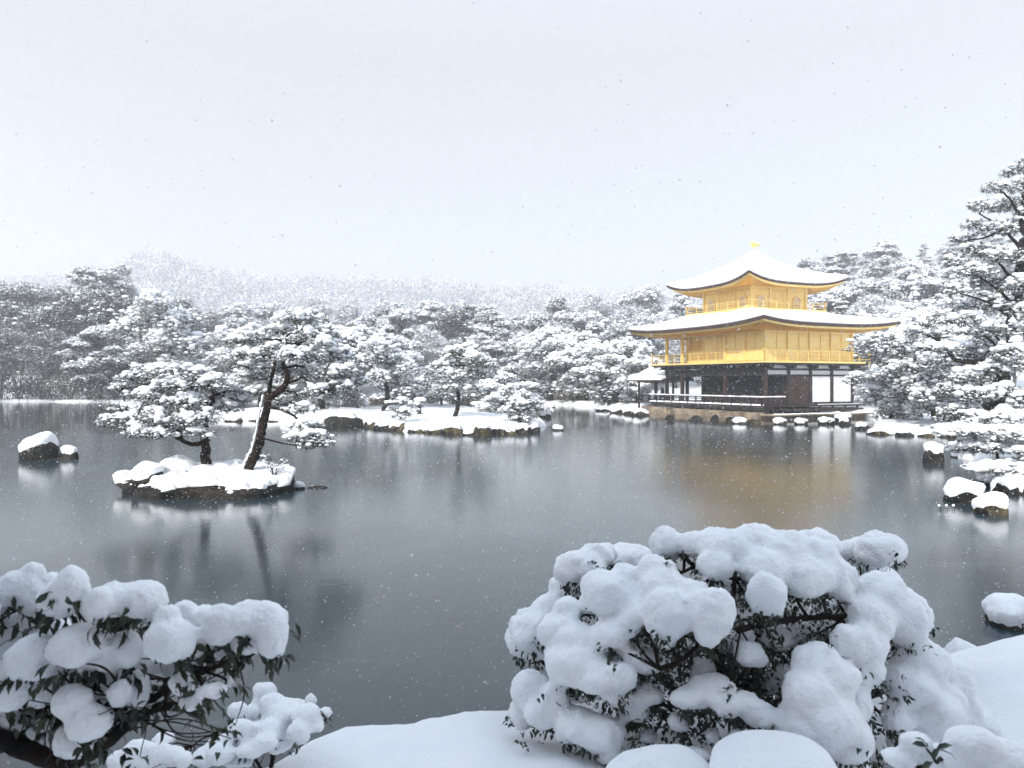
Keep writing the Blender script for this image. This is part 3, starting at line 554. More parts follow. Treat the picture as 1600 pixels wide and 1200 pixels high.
# twiggy bare shrub on the islet's right end
rng = np.random.default_rng(3); root = empty('bare_shrub', at(428, 742, 18.0)); tag(root, 'leafless twiggy shrub dusted with snow at the right end of the islet', 'shrub'); tb = MB(); sn = MB()
for k in range(14):
    a = rng.uniform(-1, 1); L = rng.uniform(.25, .55); e = np.array([.55 * a + .18, rng.uniform(-.2, .2), L]); q = spline([(0, 0, -.05), e * [.4, .4, .6], e], 5); tube(tb, q, np.linspace(.008, .002, len(q)), 4)
    for j in range(4): i = rng.integers(3, len(q)); e2 = q[i] + rng.standard_normal(3) * .09 + [.03, 0, .03]; tube(tb, [q[i], e2], .0025, 3)
    s = rng.uniform(.012, .035, 3); i = rng.integers(3, len(q), 3); blobs(sn, q[i] + [0, 0, .015], np.stack([s * 1.3, s, s * .7], -1), 1, .1, rng)
tb.build('twigs', M['bark'], root); sn.build('snow_load', M['snow'], root, True)

# two rocks in the water at left
rock(49, 719, 62, 40, 41, 'large dark rock with thick rounded snow cap standing in the water at far left', .20, name='pond_rock', dep=.8, thr=.42)
rock(99, 718, 33, 19, 42, 'small flat-topped rock under a snow pillow beside the large left rock', .13, name='pond_rock', dep=.8, thr=.45, flat=.6)

# ------------------------------------------------------------------ pines on the island
def gp(name, label, px, py, Y, H, Rr, seed, lean=(0, 0), zf=iz, group=None, **k):
    x = (px - 800) / FP * Y; b = (x, Y, zf(x, Y)); ak = {a: k.pop(a) for a in ('levels', 'low', 'per', 'flat') if a in k}
    limbs, pads = auto_pads(b, H, Rr, seed, lean=lean, **ak)
    k.setdefault('tuft', .15); k.setdefault('dens', .9); k.setdefault('lump', 1.25); k.setdefault('branch_r', .04)
    return pine(name, label, b, limbs, pads, seed, group, **k)
gp('garden_pine', 'flat-topped pine with straight reddish trunk standing on the left of the pine island', 598, 0, 50, 5.3, 2.35, 51, (.2, 0), levels=5, low=.50, per=6)
gp('garden_pine', 'dark green pine with leaning trunk in the centre of the pine island', 710, 0, 43, 4.2, 1.75, 52, (.75, 0), levels=5, low=.42, per=6, snowy=.6, frost=.2)
gp('garden_pine', 'low shrubby pine at the right tip of the pine island', 815, 0, 41.5, 1.75, 1.15, 53, (0, 0), levels=4, low=.2, per=6, snowy=.7, frost=.2, lump=.9)
gp('garden_pine', 'small young pine in the snow near the front of the pine island', 628, 0, 40.5, 1.35, .8, 54, (0, 0), levels=4, low=.25, per=5, lump=.8)
gp('garden_pine', 'broad snow-covered pine behind the islet, its snow sloping down to the right', 505, 0, 50.5, 6.4, 3.1, 55, (-.8, 0), levels=7, low=.22, per=6, lump=1.5)
gp('garden_pine', 'snow-covered pine directly behind the two islet pines', 405, 0, 57, 6.2, 3.4, 56, (0, 0), levels=6, low=.25, per=6, lump=1.4)
gp('garden_pine', 'tall domed pine rising behind the left islet pine', 280, 0, 60, 9.6, 2.9, 57, (-1.2, 0), levels=8, low=.3, per=5, lump=1.5, zf=lambda x, y: .2)
gp('garden_pine', 'low white pine at the back right of the pine island', 790, 0, 52, 3.0, 2.3, 58, (0, 0), levels=4, low=.3, per=6, lump=1.3, zf=lambda x, y: .2)
gp('garden_pine', 'small pale pine behind the leaning dark green pine', 690, 0, 53, 3.0, 1.9, 59, (0, 0), levels=4, low=.3, per=6, lump=1.2)
for k, (px, Yd, hh, rr) in enumerate([(860, 88, 8.5, 3.6), (915, 84, 7.6, 3.8), (965, 79, 6.5, 3.5), (1000, 74, 4.8, 2.6), (1350, 82, 9, 4), (1425, 74, 9.5, 4.2), (1495, 66, 9.5, 4.0), (1405, 60, 5.2, 2.9)]):
    gp('shore_pine', ['white layered pine on the far shore right of the pine island', 'broad white pine on the far shore midway between island and temple', 'snowy pine on the shore a little left of the temple', 'low snowy pine at the water beside the temple porch',
        'tall snowy pine just behind the right side of the temple', 'tall snowy pine between temple and big right pine', 'snowy pine seen behind the big right pine', 'snow-laden pine standing behind the leaning shore pine'][k], px, 0, Yd, hh, rr, 70 + k, zf=gz, levels=6, low=.22, per=6, lump=1.9, tuft=.2, dens=.8, bark='bark')
# stone lantern on the island
xl = (656 - 800) / FP * 47; root = empty('stone_lantern', (xl, 47, iz(xl, 47) - .05)); tag(root, 'small stone lantern under a snow cap on the pine island', 'lantern')
def ngon(mb, r0, r1, z0, z1, n=6, mi=0, ph=0):
    a = np.linspace(0, 2 * np.pi, n, endpoint=False) + ph; c = np.stack([np.cos(a), np.sin(a)], -1)
    V = np.concatenate([np.c_[c * r0, np.full(n, z0)], np.c_[c * r1, np.full(n, z1)], [[0, 0, z0], [0, 0, z1]]]); i = np.arange(n); k = (i + 1) % n
    b = mb.n; mb.add(V, np.stack([i, k, n + k, n + i], -1), mi); mb.F.append((np.stack([np.full(n, 2 * n), k, i], -1) + b, mi)); mb.F.append((np.stack([np.full(n, 2 * n + 1), n + i, n + k], -1) + b, mi))
l = MB(); ngon(l, .22, .2, 0, .12); ngon(l, .1, .09, .12, .5, 10); l.build('pedestal', M['rock_brown'], root)
l = MB(); ngon(l, .2, .22, .5, .56); ngon(l, .15, .15, .56, .8); l.build('fire_box', M['rock_brown'], root)
l = MB(); ngon(l, .36, .12, .8, .95); l.build('cap', M['rock_brown'], root)
l = MB(); blobs(l, [(0, 0, .95)], [(.38, .38, .17)], 3, .02, np.random.default_rng(1)); l.build('snow_cap', M['snow'], root, True)

# ------------------------------------------------------------------ right shore
for k, (px, py, wp, hp, m) in enumerate([(1382, 680, 44, 16, 'rock_brown'), (1418, 682, 30, 12, 'rock'), (1452, 683, 26, 11, 'rock_brown'), (1486, 684, 34, 12, 'rock_brown'), (1352, 672, 26, 12, 'rock'), (1325, 664, 24, 10, 'rock')]):
    rock(px, py, wp, hp, 180 + k, ['mossy olive stone at the water below the leaning shore pine', 'dark stone right of the mossy stone under the leaning shore pine', 'round brown stone in the snow bank right of the leaning trunk', 'long ochre stone at the right end of the snow bank', 'dark stone between temple platform and leaning shore pine', 'dark stone just right of the temple platform'][k],
         .11, m, 'stones along the right shore', 'shore_stone', 'stone', dep=.8, lvl=3, thr=.55)
rock(1464, 724, 33, 26, 61, 'square dark rock with tall snow block standing alone in the water at right', .20, name='pond_rock', dep=.9, thr=.42, flat=.5)
rock(1520, 787, 56, 34, 62, 'flat rock with wide snow slab at the right shore', .14, name='shore_rock', dep=1.0, thr=.30, flat=.7)
rock(1563, 805, 52, 29, 63, 'brown rock with snow dome at the right shore, nearest the camera', .10, 'rock_brown', name='shore_rock', dep=.9, thr=.38)
rock(1530, 716, 60, 14, 64, 'low dark ledge under snow below the big right pine', .20, name='shore_rock', dep=1.0, thr=.4, Y=25.5)
rock(1585, 722, 60, 16, 65, 'dark ledge under snow at the right edge below the big right pine', .20, name='shore_rock', dep=1.0, thr=.4, Y=24.0)
rock(1600, 700, 70, 16, 66, 'snowy rock behind the ledges at the foot of the big right pine', .20, name='shore_rock', dep=1.0, thr=.4, Y=27.0)
rock(1602, 985, 92, 36, 67, 'dark snow-capped rock in the near water cut by the right edge of the view', .11, name='shore_rock', dep=.9, thr=.2, Y=8.0)
rock(1592, 770, 60, 26, 68, 'snowy rock at the right edge just behind the brown rock with the snow dome', .12, name='shore_rock', dep=.9, thr=.3, Y=17.6)
rock(1556, 752, 44, 20, 69, 'low snowy rock behind the flat rock with the wide snow slab', .12, name='shore_rock', dep=.9, thr=.35, Y=19.0)
rng = np.random.default_rng(9); root = empty('twig', at(1478, 799, 15.6) * [1, 1, 0]); tag(root, 'two tiny snow-tipped twigs sticking out of the ice at right', 'twig'); tb = MB(); sn = MB()
for dx in (-.13, .02, .16): tube(tb, [(dx, 0, -.05), (dx + .02, 0, .05), (dx - .02, 0, .09)], .006, 4); blobs(sn, [(dx - .01, 0, .08)], [(.03, .025, .03)], 2, .05, rng)
tube(tb, [(-.14, 0, .02), (.2, 0, .02)], .005, 4); tb.build('stems', M['bark'], root); sn.build('snow_load', M['snow'], root, True)

gp('shore_pine', 'pine with leaning trunk and wide white layers between temple and big right pine', 1462, 0, 40.5, 5.2, 2.5, 81, (-1.3, -.5), zf=gz, levels=7, low=.16, per=7, lump=1.25, tuft=.15, dens=1.0)
gp('shore_pine', 'low spreading pine hiding the foot of the temple on its right side', 1392, 0, 43.5, 3.3, 1.7, 82, (-.2, 0), zf=gz, levels=5, low=.15, per=7, lump=1.2)
gp('shore_pine', 'snow-laden pine just left of the big right pine trunk', 1500, 0, 36.5, 5.0, 2.3, 83, (0, 0), zf=gz, levels=6, low=.2, per=6, lump=1.2)
YJ = 28.6; xJ = (1549 - 800) / FP * YJ; bJ = np.array([xJ, YJ, .35])
padJ = [(1583, 262, 18, 8), (1610, 255, 20, 9), (1556, 290, 20, 8), (1600, 288, 28, 11), (1535, 314, 20, 8), (1572, 318, 28, 11), (1620, 320, 30, 12), (1520, 345, 18, 8), (1550, 352, 28, 11), (1596, 352, 34, 13), (1640, 360, 34, 13), (1502, 372, 18, 8), (1530, 384, 28, 11), (1570, 392, 32, 13), (1615, 395, 36, 14), (1660, 400, 34, 13),
        (1492, 405, 18, 8), (1520, 420, 28, 11), (1556, 432, 34, 13), (1604, 436, 36, 14), (1650, 440, 36, 14), (1500, 452, 24, 9), (1530, 468, 30, 12), (1575, 478, 34, 13), (1620, 480, 36, 14), (1500, 498, 26, 10, -.8), (1545, 508, 30, 12, -.6), (1600, 512, 34, 13, -1.0), (1585, 540, 34, 15, -1.6), (1615, 560, 38, 16, -1.8),
        (1452, 500, 22, 8, -.6), (1430, 515, 18, 7, -.8), (1470, 520, 20, 8, -.5), (1480, 540, 22, 8, -1), (1440, 540, 16, 6, -.8), (1520, 545, 26, 10, .5), (1510, 585, 28, 11, -.7), (1550, 575, 28, 11, -1), (1480, 605, 24, 9, -.8), (1525, 615, 30, 11, -1.2), (1570, 608, 30, 12, -1.4), (1610, 620, 34, 14, -1.6), (1490, 640, 24, 9, -1), (1525, 650, 24, 9, -1.3), (1590, 650, 30, 12, -1.4), (1630, 660, 30, 12, -1.4), (1475, 665, 16, 7, -.9), (1505, 672, 16, 7, -1.2), (1580, 680, 20, 8, -1.2)]
limJ = [(PX([(1549, 706), (1549, 680), (1553, 640), (1566, 590), (1580, 530), (1590, 460), (1598, 380), (1604, 300), (1606, 258)], YJ), .42, .06),
        (PX([(1570, 575), (1545, 566, -.4), (1515, 565, -.7), (1495, 563, -.8), (1483, 550, -.8), (1468, 534, -.7), (1450, 524, -.7), (1436, 520, -.8)], YJ), .13, .03)]
for px, py, t in [(1535, 390, 450), (1500, 455, 500), (1530, 330, 390), (1545, 510, 560), (1510, 420, 480), (1560, 290, 350), (1505, 500, 560), (1650, 400, 450), (1650, 500, 540), (1520, 610, 640), (1600, 640, 650), (1490, 640, 655)]:
    xt = np.interp(t, [258, 300, 380, 460, 530, 590, 640, 680], [1606, 1604, 1598, 1590, 1580, 1566, 1553, 1549]); limJ.append((PX([(xt, t), ((xt + px) / 2, (t + py) / 2 - 6, -.3), (px, py + 4, -.6)], YJ), .07, .02))
pine('big_pine', 'tall snow-laden pine filling the right edge of the view', bJ, limJ, padsx(padJ, YJ, 5, 1.15, 1.0), 91, tuft=.16, dens=1.5, lump=1.2, snowy=.95, branch_r=.035, remesh=0., frost=.3, puff=.98)
gp('garden_pine', 'low creeping pine loaded with snow behind the flat rock at right', 1562, 0, 20.5, 1.35, 1.5, 92, (0, 0), zf=gz, levels=3, low=.3, per=7, lump=.9, tuft=.1, dens=1.)
gp('garden_pine', 'second low creeping pine under snow at the right edge', 1625, 0, 18.4, 1.2, 1.3, 93, (0, 0), zf=gz, levels=3, low=.3, per=7, lump=.9, tuft=.1, dens=1.)

gp('garden_pine', 'third low creeping pine between the ledges under the big right pine', 1575, 0, 24.5, 1.2, 1.5, 94, (0, 0), zf=gz, levels=3, low=.3, per=7, lump=.9, tuft=.12, dens=1.)

# ------------------------------------------------------------------ the gold temple: local x = 0 at the near (east) face, -11.7 at the far end, y = 0 the pond face, 8.5 the back
TH = R(-65.3); pav = empty('gold_temple', (18.08, 54.8, 0), TH)
tag(pav, 'three-storey temple with gold upper floors, dark timber ground floor and snowy curved roofs', 'temple')
def part(mb, name, m, parent=pav, smooth=False): return mb.build(name, m if isinstance(m, (list, tuple)) else M[m], parent, smooth)
B = 2.125; LX = 5.5 * B; LY = 4 * B
def rect_ring(x0, x1, y0, y1, n=24):
    s = np.linspace(0, 1, n, endpoint=False); o = []
    for (a, b) in (((x0, y0), (x1, y0)), ((x1, y0), (x1, y1)), ((x1, y1), (x0, y1)), ((x0, y1), (x0, y0))):
        o.append(np.stack([a[0] + (b[0] - a[0]) * s, a[1] + (b[1] - a[1]) * s], -1))
    return np.concatenate(o), np.tile(np.abs(2 * s - 1), 4)
def loft(mb, rings, mi=0, cap=False):
    n = len(rings[0]); V = np.concatenate(rings); i = np.arange(n); k = (i + 1) % n
    F = np.concatenate([np.stack([r * n + i, r * n + k, (r + 1) * n + k, (r + 1) * n + i], -1) for r in range(len(rings) - 1)]); b = mb.n; mb.add(V, F, mi)
    if cap: c = V[-n:].mean(0); mb.add([c], np.zeros((0, 3), int)); mb.F.append((np.stack([(len(rings) - 1) * n + i + b, (len(rings) - 1) * n + k + b, np.full(n, mb.n - 1)], -1), mi))
def curved_roof(ex, ez, up, ix, iz_, gpow, wall, wz, th_sh, snow_t, rafter_gap, nm):
    """ex: eave rectangle, ez eave height mid-side, up corner lift, ix: upper rectangle, iz_ its height, wall: rectangle the soffit meets at wz"""
    N = 28
    def ring(rc, t, zoff, inset=0.):
        (x0, x1, y0, y1) = rc; P, c = rect_ring(x0 + inset, x1 - inset, y0 + inset, y1 - inset, N); Q, _ = rect_ring(*ix, N)
        z = ez + up * c ** 3.2 * (1 - t) ** 2.2 * 1.0 + (iz_ - ez) * ((1 - gpow) * t + gpow * t * t)
        XY = P + (Q - P) * t
        # the eave line itself bows outwards towards the corners
        m = np.array([(x0 + x1) / 2, (y0 + y1) / 2]); XY = m + (XY - m) * (1 + .012 * (c ** 4)[:, None] * (1 - t))
        return np.c_[XY, z + zoff]
    ts = np.linspace(0, 1, 15)
    rf = MB(); loft(rf, [ring(ex, 0, -th_sh, .55), ring(ex, 0, -th_sh, .03)] + [ring(ex, t, 0) for t in ts], cap=False)
    ro = part(rf, 'roof', 'shingle', smooth=False); ro.name = 'roof'
    rngs = np.random.default_rng(len(nm))
    def sring(t, off, inset): 
        r = ring(ex, t, off, inset); lump = fbm(r * .8, 5, 3); r[:, 2] += .09 * lump * min(1, off * 6) ; return r
    sn = MB(); loft(sn, [sring(0, .012, .10), sring(0, .03, .035), sring(0, .03 + snow_t * .35, .01), sring(0, .02 + snow_t * .75, .05), sring(0.004, .02 + snow_t, .15)] + [sring(t, .02 + snow_t * (1 - .35 * t), 0 if t > .1 else .1) for t in ts[1:]], cap=True)
    part(sn, 'snow_cover', 'snow', ro, True)
    fa = MB(); loft(fa, [ring(ex, 0, -th_sh - .14, .34), ring(ex, 0, -th_sh - .14, .20), ring(ex, 0, -th_sh - .004, .16), ring(ex, 0, -th_sh - .004, .30)]); part(fa, 'eave_fascia', 'gold', ro)
    so = MB(); a = ring(ex, 0, -th_sh - .10, .33); W, c = rect_ring(*wall, N); bt = np.c_[W, np.full(len(W), wz)]; loft(so, [bt, (a * .5 + bt * .5), a]); part(so, 'soffit', 'gold', ro)
    ra = MB(); x0, x1, y0, y1 = ex; wx0, wx1, wy0, wy1 = wall
    def raft(p0, p1, wd=.045, h=.09):
        d = unit(np.array(p1) - p0); s = unit(np.cross(d, [0, 0, 1.])) * wd; u = np.array([0, 0, -h]); p0 = np.array(p0) - [0, 0, .015]; p1 = np.array(p1) - [0, 0, .015]
        ra.add([p0 - s, p0 + s, p0 + s + u, p0 - s + u, p1 - s, p1 + s, p1 + s + u, p1 - s + u], BOXF)
    for i in range(len(a)):
        for f in (0, .5):
            k = (i + 1) % len(a); p = a[i] * (1 - f) + a[k] * f; 
            # rafters run square to the wall they leave
            qx = min(max(p[0], wx0), wx1); qy = min(max(p[1], wy0), wy1)
            fr = 1.0; raft([qx, qy, wz + .0], [p[0], p[1], p[2] - .0])
    part(ra, 'rafters', 'gold_dark', ro)
    return ro
# roofs
EX = 2.3
r2 = curved_roof((-LX - EX, EX, -EX, LY + EX), 6.70, .36, (-5.85 - 3.5, -5.85 + 3.5, 4.25 - 3.5, 4.25 + 3.5), 7.95, .12, (-LX, 0, 0, LY), 6.38, .20, .24, .3, 'second')
r3 = curved_roof((-5.85 - 4.9, -5.85 + 4.9, 4.25 - 4.9, 4.25 + 4.9), 9.98, .64, (-5.85 - .35, -5.85 + .35, 4.25 - .35, 4.25 + .35), 12.72, .34, (-5.85 - 2.75, -5.85 + 2.75, 4.25 - 2.75, 4.25 + 2.75), 10.0, .14, .26, .3, 'third')
# finial: square base and phoenix
f = MB(); box(f, -6.2, -5.5, 3.9, 4.6, 12.6, 12.96); box(f, -6.0, -5.7, 4.1, 4.4, 12.96, 13.12); fb = part(f, 'finial_base', 'gold')
f = MB(); blobs(f, [(-5.85, 4.25, 13.0)], [(.46, .46, .14)], 3, .01, np.random.default_rng(0)); part(f, 'snow_cap', 'snow', fb, True)
ph = MB(); pc = np.array([-5.85, 4.25, 13.12]); rg = np.random.default_rng(2)
fx = unit(np.array([-.55, -.83, 0])); fy = np.array([-fx[1], fx[0], 0]); fz = np.array([0, 0, 1.])     # the bird faces the pond
def L3(a, b, c): return pc + fx * a + fy * b + fz * c
for s_ in (-.06, .06): tube(ph, [L3(0, s_, 0), L3(.02, s_, .16), L3(-.02, s_, .3)], [.022, .02, .03], 6)
tube(ph, spline([L3(-.18, 0, .36), L3(0, 0, .36), L3(.16, 0, .44), L3(.24, 0, .58), L3(.27, 0, .7), L3(.36, 0, .73)], 5), np.interp(np.linspace(0, 1, 26), [0, .25, .5, .7, .86, .93, 1], [.05, .13, .10, .05, .045, .055, .008]), 9)
for s_ in (-1, 1):
    for k in range(6):
        t = k / 5; L_ = .52 - .05 * k; p0 = L3(.06 - .09 * k, s_ * .08, .43); p1 = p0 + (fx * (.02 - .20 * t) + fy * s_ * (.55 - .1 * t) + fz * (.75 - .45 * t)) * L_
        tube(ph, [p0, (p0 + p1) / 2 + fy * s_ * .04, p1], [.035, .04, .01], 5)
for k in range(7):
    b_ = (k - 3) * .07; tube(ph, spline([L3(-.15, b_ * .4, .36), L3(-.34, b_, .50), L3(-.46, b_ * 1.6, .68 - abs(b_) * .6)], 4), np.linspace(.035, .014, 9), 5)
tube(ph, [L3(.25, 0, .72), L3(.21, 0, .80), L3(.17, 0, .80)], [.02, .018, .006], 5)
part(ph, 'phoenix', 'gold', fb, True)

# third floor
h = 2.75; cx, cy = -5.85, 4.25
w_ = MB(); box(w_, cx - h, cx + h, cy - h, cy + h, 8.10, 10.12); part(w_, 'third_floor_wall', 'gold')
w_ = MB(); box(w_, cx - 3.84, cx + 3.84, cy - 3.84, cy + 3.84, 7.90, 8.13); box(w_, cx - 3.74, cx + 3.74, cy - 3.74, cy + 3.74, 7.4, 7.90); part(w_, 'third_floor_balcony', 'gold')
def local_box(mb, face, a0, a1, o0, o1, z0, z1, mi=0, third=True):
    """box on a face: a runs along the face from its left end (seen from outside), o is the distance outwards"""
    if third: x0, x1, y0, y1 = cx - h, cx + h, cy - h, cy + h
    else: x0, x1, y0, y1 = -LX, 0, 0, LY
    if face == 'S': box(mb, x0 + a0, x0 + a1, y0 - o1, y0 - o0, z0, z1, mi)
    if face == 'E': box(mb, x1 + o0, x1 + o1, y0 + a0, y0 + a1, z0, z1, mi)
    if face == 'N': box(mb, x1 - a1, x1 - a0, y1 + o0, y1 + o1, z0, z1, mi)
    if face == 'W': box(mb, x0 - o1, x0 - o0, y1 - a1, y1 - a0, z0, z1, mi)
def face_pt(face, a, o, z):
    x0, x1, y0, y1 = cx - h, cx + h, cy - h, cy + h
    return {'S': (x0 + a, y0 - o, z), 'E': (x1 + o, y0 + a, z), 'N': (x1 - a, y1 + o, z), 'W': (x0 - o, y1 - a, z)}[face]
for face in 'SENW':
    c_ = MB()
    for a in (-.0, h * 2 / 3, h * 4 / 3, h * 2): local_box(c_, face, a - .09, a + .09, .0, .10, 8.13, 10.1)
    for z in (8.15, 9.52, 9.80): local_box(c_, face, 0.1, 5.4, .0, .06, z, z + .09)
    part(c_, 'third_floor_posts', 'gold')
    # two bell-shaped windows
    for a in (.92, 4.58):
        def arch(r, zt, z0=8.30, n=14):
            P = [(-r * 1.04, z0), (-r, z0 + (zt - z0) * .45)]
            for k in range(1, n): t = math.pi * k / n; P.append((-r * math.cos(t), z0 + (zt - z0) * (.45 + .55 * math.sin(t) ** .8)))
            return P + [(r, z0 + (zt - z0) * .45), (r * 1.04, z0)]
        o_ = arch(.46, 9.24); i_ = arch(.38, 9.16); wf = MB(); n_ = len(o_)
        V_ = [face_pt(face, a + p[0], .09, p[1]) for p in o_] + [face_pt(face, a + p[0], .09, p[1]) for p in i_] + [face_pt(face, a + p[0], .005, p[1]) for p in o_] + [face_pt(face, a + p[0], .02, p[1]) for p in i_]
        F_ = []
        for k in range(n_ - 1): F_ += [(k, k + 1, n_ + k + 1, n_ + k), (k, 2 * n_ + k, 2 * n_ + k + 1, k + 1), (n_ + k, n_ + k + 1, 3 * n_ + k + 1, 3 * n_ + k)]
        wf.add(V_, F_); local_box(wf, face, a - .5, a + .5, .0, .12, 8.24, 8.30); win = part(wf, 'window', 'gold')
        pn = MB(); P3 = [face_pt(face, a + p[0], .025, p[1]) for p in i_]; pn.add(P3 + [face_pt(face, a, .025, 8.7)], [(k, k + 1, n_) for k in range(n_ - 1)] + [(n_ - 1, 0, n_)]); part(pn, 'pane', 'plaster', win)
        lt = MB()
        for q in (-.24, -.12, 0, .12, .24): local_box(lt, face, a + q - .012, a + q + .012, .03, .055, 8.3, 9.16 - abs(q) * .55)
        for z in (8.55, 8.80): local_box(lt, face, a - .36, a + .36, .03, .06, z, z + .03)
        part(lt, 'lattice', 'gold_dark', win)
    dm = MB(); local_box(dm, face, 1.95, 3.55, .012, .05, 8.2, 9.5); 
    for k in range(5): local_box(dm, face, 1.95 + .4 * k - .03, 1.95 + .4 * k + .03, .05, .085, 8.2, 9.5)
    for k in range(6): local_box(dm, face, 1.95, 3.55, .05, .075, 8.75 + .1 * k, 8.775 + .1 * k)
    part(dm, 'panel_door', 'gold')
    bk = MB()      # bracket blocks under the eaves
    for k in range(7):
        a = k * h * 2 / 6; local_box(bk, face, a - .16, a + .16, .0, .22, 9.90, 10.0); local_box(bk, face, a - .09, a + .09, .0, .38, 10.0, 10.09)
    part(bk, 'brackets', 'gold')
pl = MB(); local_box(pl, 'S', 2.55, 2.95, .75, .82, 9.62, 10.06); po = part(pl, 'name_plaque', 'gold_dark'); pl = MB(); local_box(pl, 'S', 2.60, 2.90, .82, .84, 9.67, 10.01); part(pl, 'board', 'plaster', po)
pl = MB()
for z in (9.92, 9.81, 9.70): local_box(pl, 'S', 2.69, 2.81, .84, .85, z, z + .02); local_box(pl, 'S', 2.74, 2.76, .84, .853, z - .02, z + .06); local_box(pl, 'S', 2.70, 2.80, .84, .85, z + .04, z + .055)
part(pl, 'characters', 'wood', po)
def railing(pts, z0, hgt, m, gap=1.0, parent=pav, snow=False, name='railing', thick=.035, over=.18, fine=False):
    P = [np.array(p, float) for p in pts]; mb = MB(); sn = MB()
    for a, b in zip(P[:-1], P[1:]):
        L_ = np.linalg.norm(b - a); d = (b - a) / L_
        def bar(z, t, zz, e=0.):
            s = np.array([-d[1], d[0]]) * t; a2 = a - d * e; b2 = b + d * e
            mb.add([(*(a2 - s), z), (*(b2 - s), z), (*(b2 + s), z), (*(a2 + s), z), (*(a2 - s), z + zz), (*(b2 - s), z + zz), (*(b2 + s), z + zz), (*(a2 + s), z + zz)], BOXF)
        q_ = .5 if fine else 1; bar(z0 + hgt - .07, thick, .07 * q_, over); bar(z0 + hgt * .62, thick * .75, .05 * q_); bar(z0 + hgt * .22, thick * .8, .05 * q_)
        n = max(1, round(L_ / gap))
        for k in range(n + 1):
            p = a + d * L_ * k / n; t = .045 if not fine or k in (0, n) else .02; top = hgt - .07 if 0 < k < n else hgt + .10; box(mb, p[0] - t, p[0] + t, p[1] - t, p[1] + t, z0 + .002, z0 + top)
        if snow:
            s = np.array([-d[1], d[0]]); m_ = int(L_ / .12); q = a + np.linspace(-over, L_ + over, m_)[:, None] * d; tube(sn, np.c_[q, np.full(m_, z0 + hgt + .035)], .055 + .012 * np.random.default_rng(4).standard_normal(m_), 8)
    o = mb.build(name, M[m], parent)
    if snow: sn.build('snow_strip', M['snow'], o, True)
    return o
hb_ = 3.76
for a, b in (((-1, -1), (1, -1)), ((1, -1), (1, 1)), ((1, 1), (-1, 1)), ((-1, 1), (-1, -1))):
    railing([(cx + a[0] * hb_, cy + a[1] * hb_), (cx + b[0] * hb_, cy + b[1] * hb_)], 8.13, .60, 'gold', 1.25, thick=.014, fine=True, name='upper_railing')

# second floor: gold walls, recessed on the pond side, open at the west end
xw = -4.5 * B
w_ = MB(); box(w_, -2 * B, -.02, .02, LY - .02, 4.05, 6.42); box(w_, xw, -2 * B, .55, LY - .02, 4.05, 6.42); wall2 = part(w_, 'second_floor_wall', 'gold')
w_ = MB(); box(w_, xw, -LX + .02, B, LY, 4.05, 6.42); part(w_, 'second_floor_wall', 'gold')
w_ = MB(); box(w_, -LX - .95, .95, -.95, LY + .95, 3.93, 4.06); box(w_, -LX - .8, .8, -.8, LY + .8, 3.78, 3.925, 1); part(w_, 'second_floor_balcony', [M['gold'], M['wood']])
def post(x, y, z0, z1, t, m, nm='column'): p = MB(); box(p, x - t, x + t, y - t, y + t, z0, z1); part(p, nm, m)
for x in (0, -B, -2 * B, -4.5 * B, -LX): post(x, 0, 4.06, 6.45, .11, 'gold')
for y in (B, 2 * B, 3 * B, 4 * B): post(0, y, 4.06, 6.45, .10, 'gold')
for y in (B, 2 * B, 3 * B, LY): post(-LX, y, 4.06, 6.45, .10, 'gold')
b_ = MB(); box(b_, -LX, -.12, -.07, .07, 6.18, 6.42); box(b_, -.07, .07, .12, LY, 6.18, 6.42); box(b_, -LX - .07, -LX + .07, .1, LY, 6.18, 6.42); part(b_, 'lintel', 'gold')
pn = MB()
for k in range(8):      # thin battens and rails on the panels
    y = k * B / 2
    if k % 2: box(pn, -.02, .026, y - .012, y + .012, 4.1, 6.15)
for k in (1, 3): box(pn, -k * B / 2 - .014, -k * B / 2 + .014, -.03, .02, 4.1, 6.15)
for k in range(1, 10): box(pn, xw + k * .53 - .02, xw + k * .53 + .02, .515, .55, 4.1, 6.15)
for z in (4.12, 4.95, 5.95): box(pn, -.018, .045, .12, LY - .12, z, z + .07); box(pn, -2 * B + .1, -.12, -.045, .018, z, z + .07); box(pn, xw, -2 * B - .1, .50, .548, z, z + .06)
part(pn, 'panel_battens', 'gold')
lt = MB()
for k in range(9): box(lt, xw + .15 + k * .22, xw + .17 + k * .22, .49, .53, 5.1, 5.9)
for k in range(6): box(lt, xw + .1, xw + 2.0, .485, .525, 5.12 + k * .14, 5.14 + k * .14)
part(lt, 'lattice_shutter', 'gold_dark')
for a, b in (((-LX - .88, -.88), (.88, -.88)), ((.88, -.88), (.88, LY + .88)), ((.88, LY + .88), (-LX - .88, LY + .88)), ((-LX - .88, LY + .88), (-LX - .88, -.88))):
    railing([a, b], 4.06, .78, 'gold', 1.06, thick=.014, fine=True, name='middle_railing')
bk = MB()
for k in range(12): x = -k * B / 2; box(bk, x - .14, x + .14, -.16, -.07, 6.28, 6.36); box(bk, x - .08, x + .08, -.3, -.07, 6.36, 6.43)
for k in range(9): y = k * B / 2; box(bk, .07, .16, y - .14, y + .14, 6.28, 6.36); box(bk, .07, .3, y - .08, y + .08, 6.36, 6.43)
part(bk, 'brackets', 'gold')

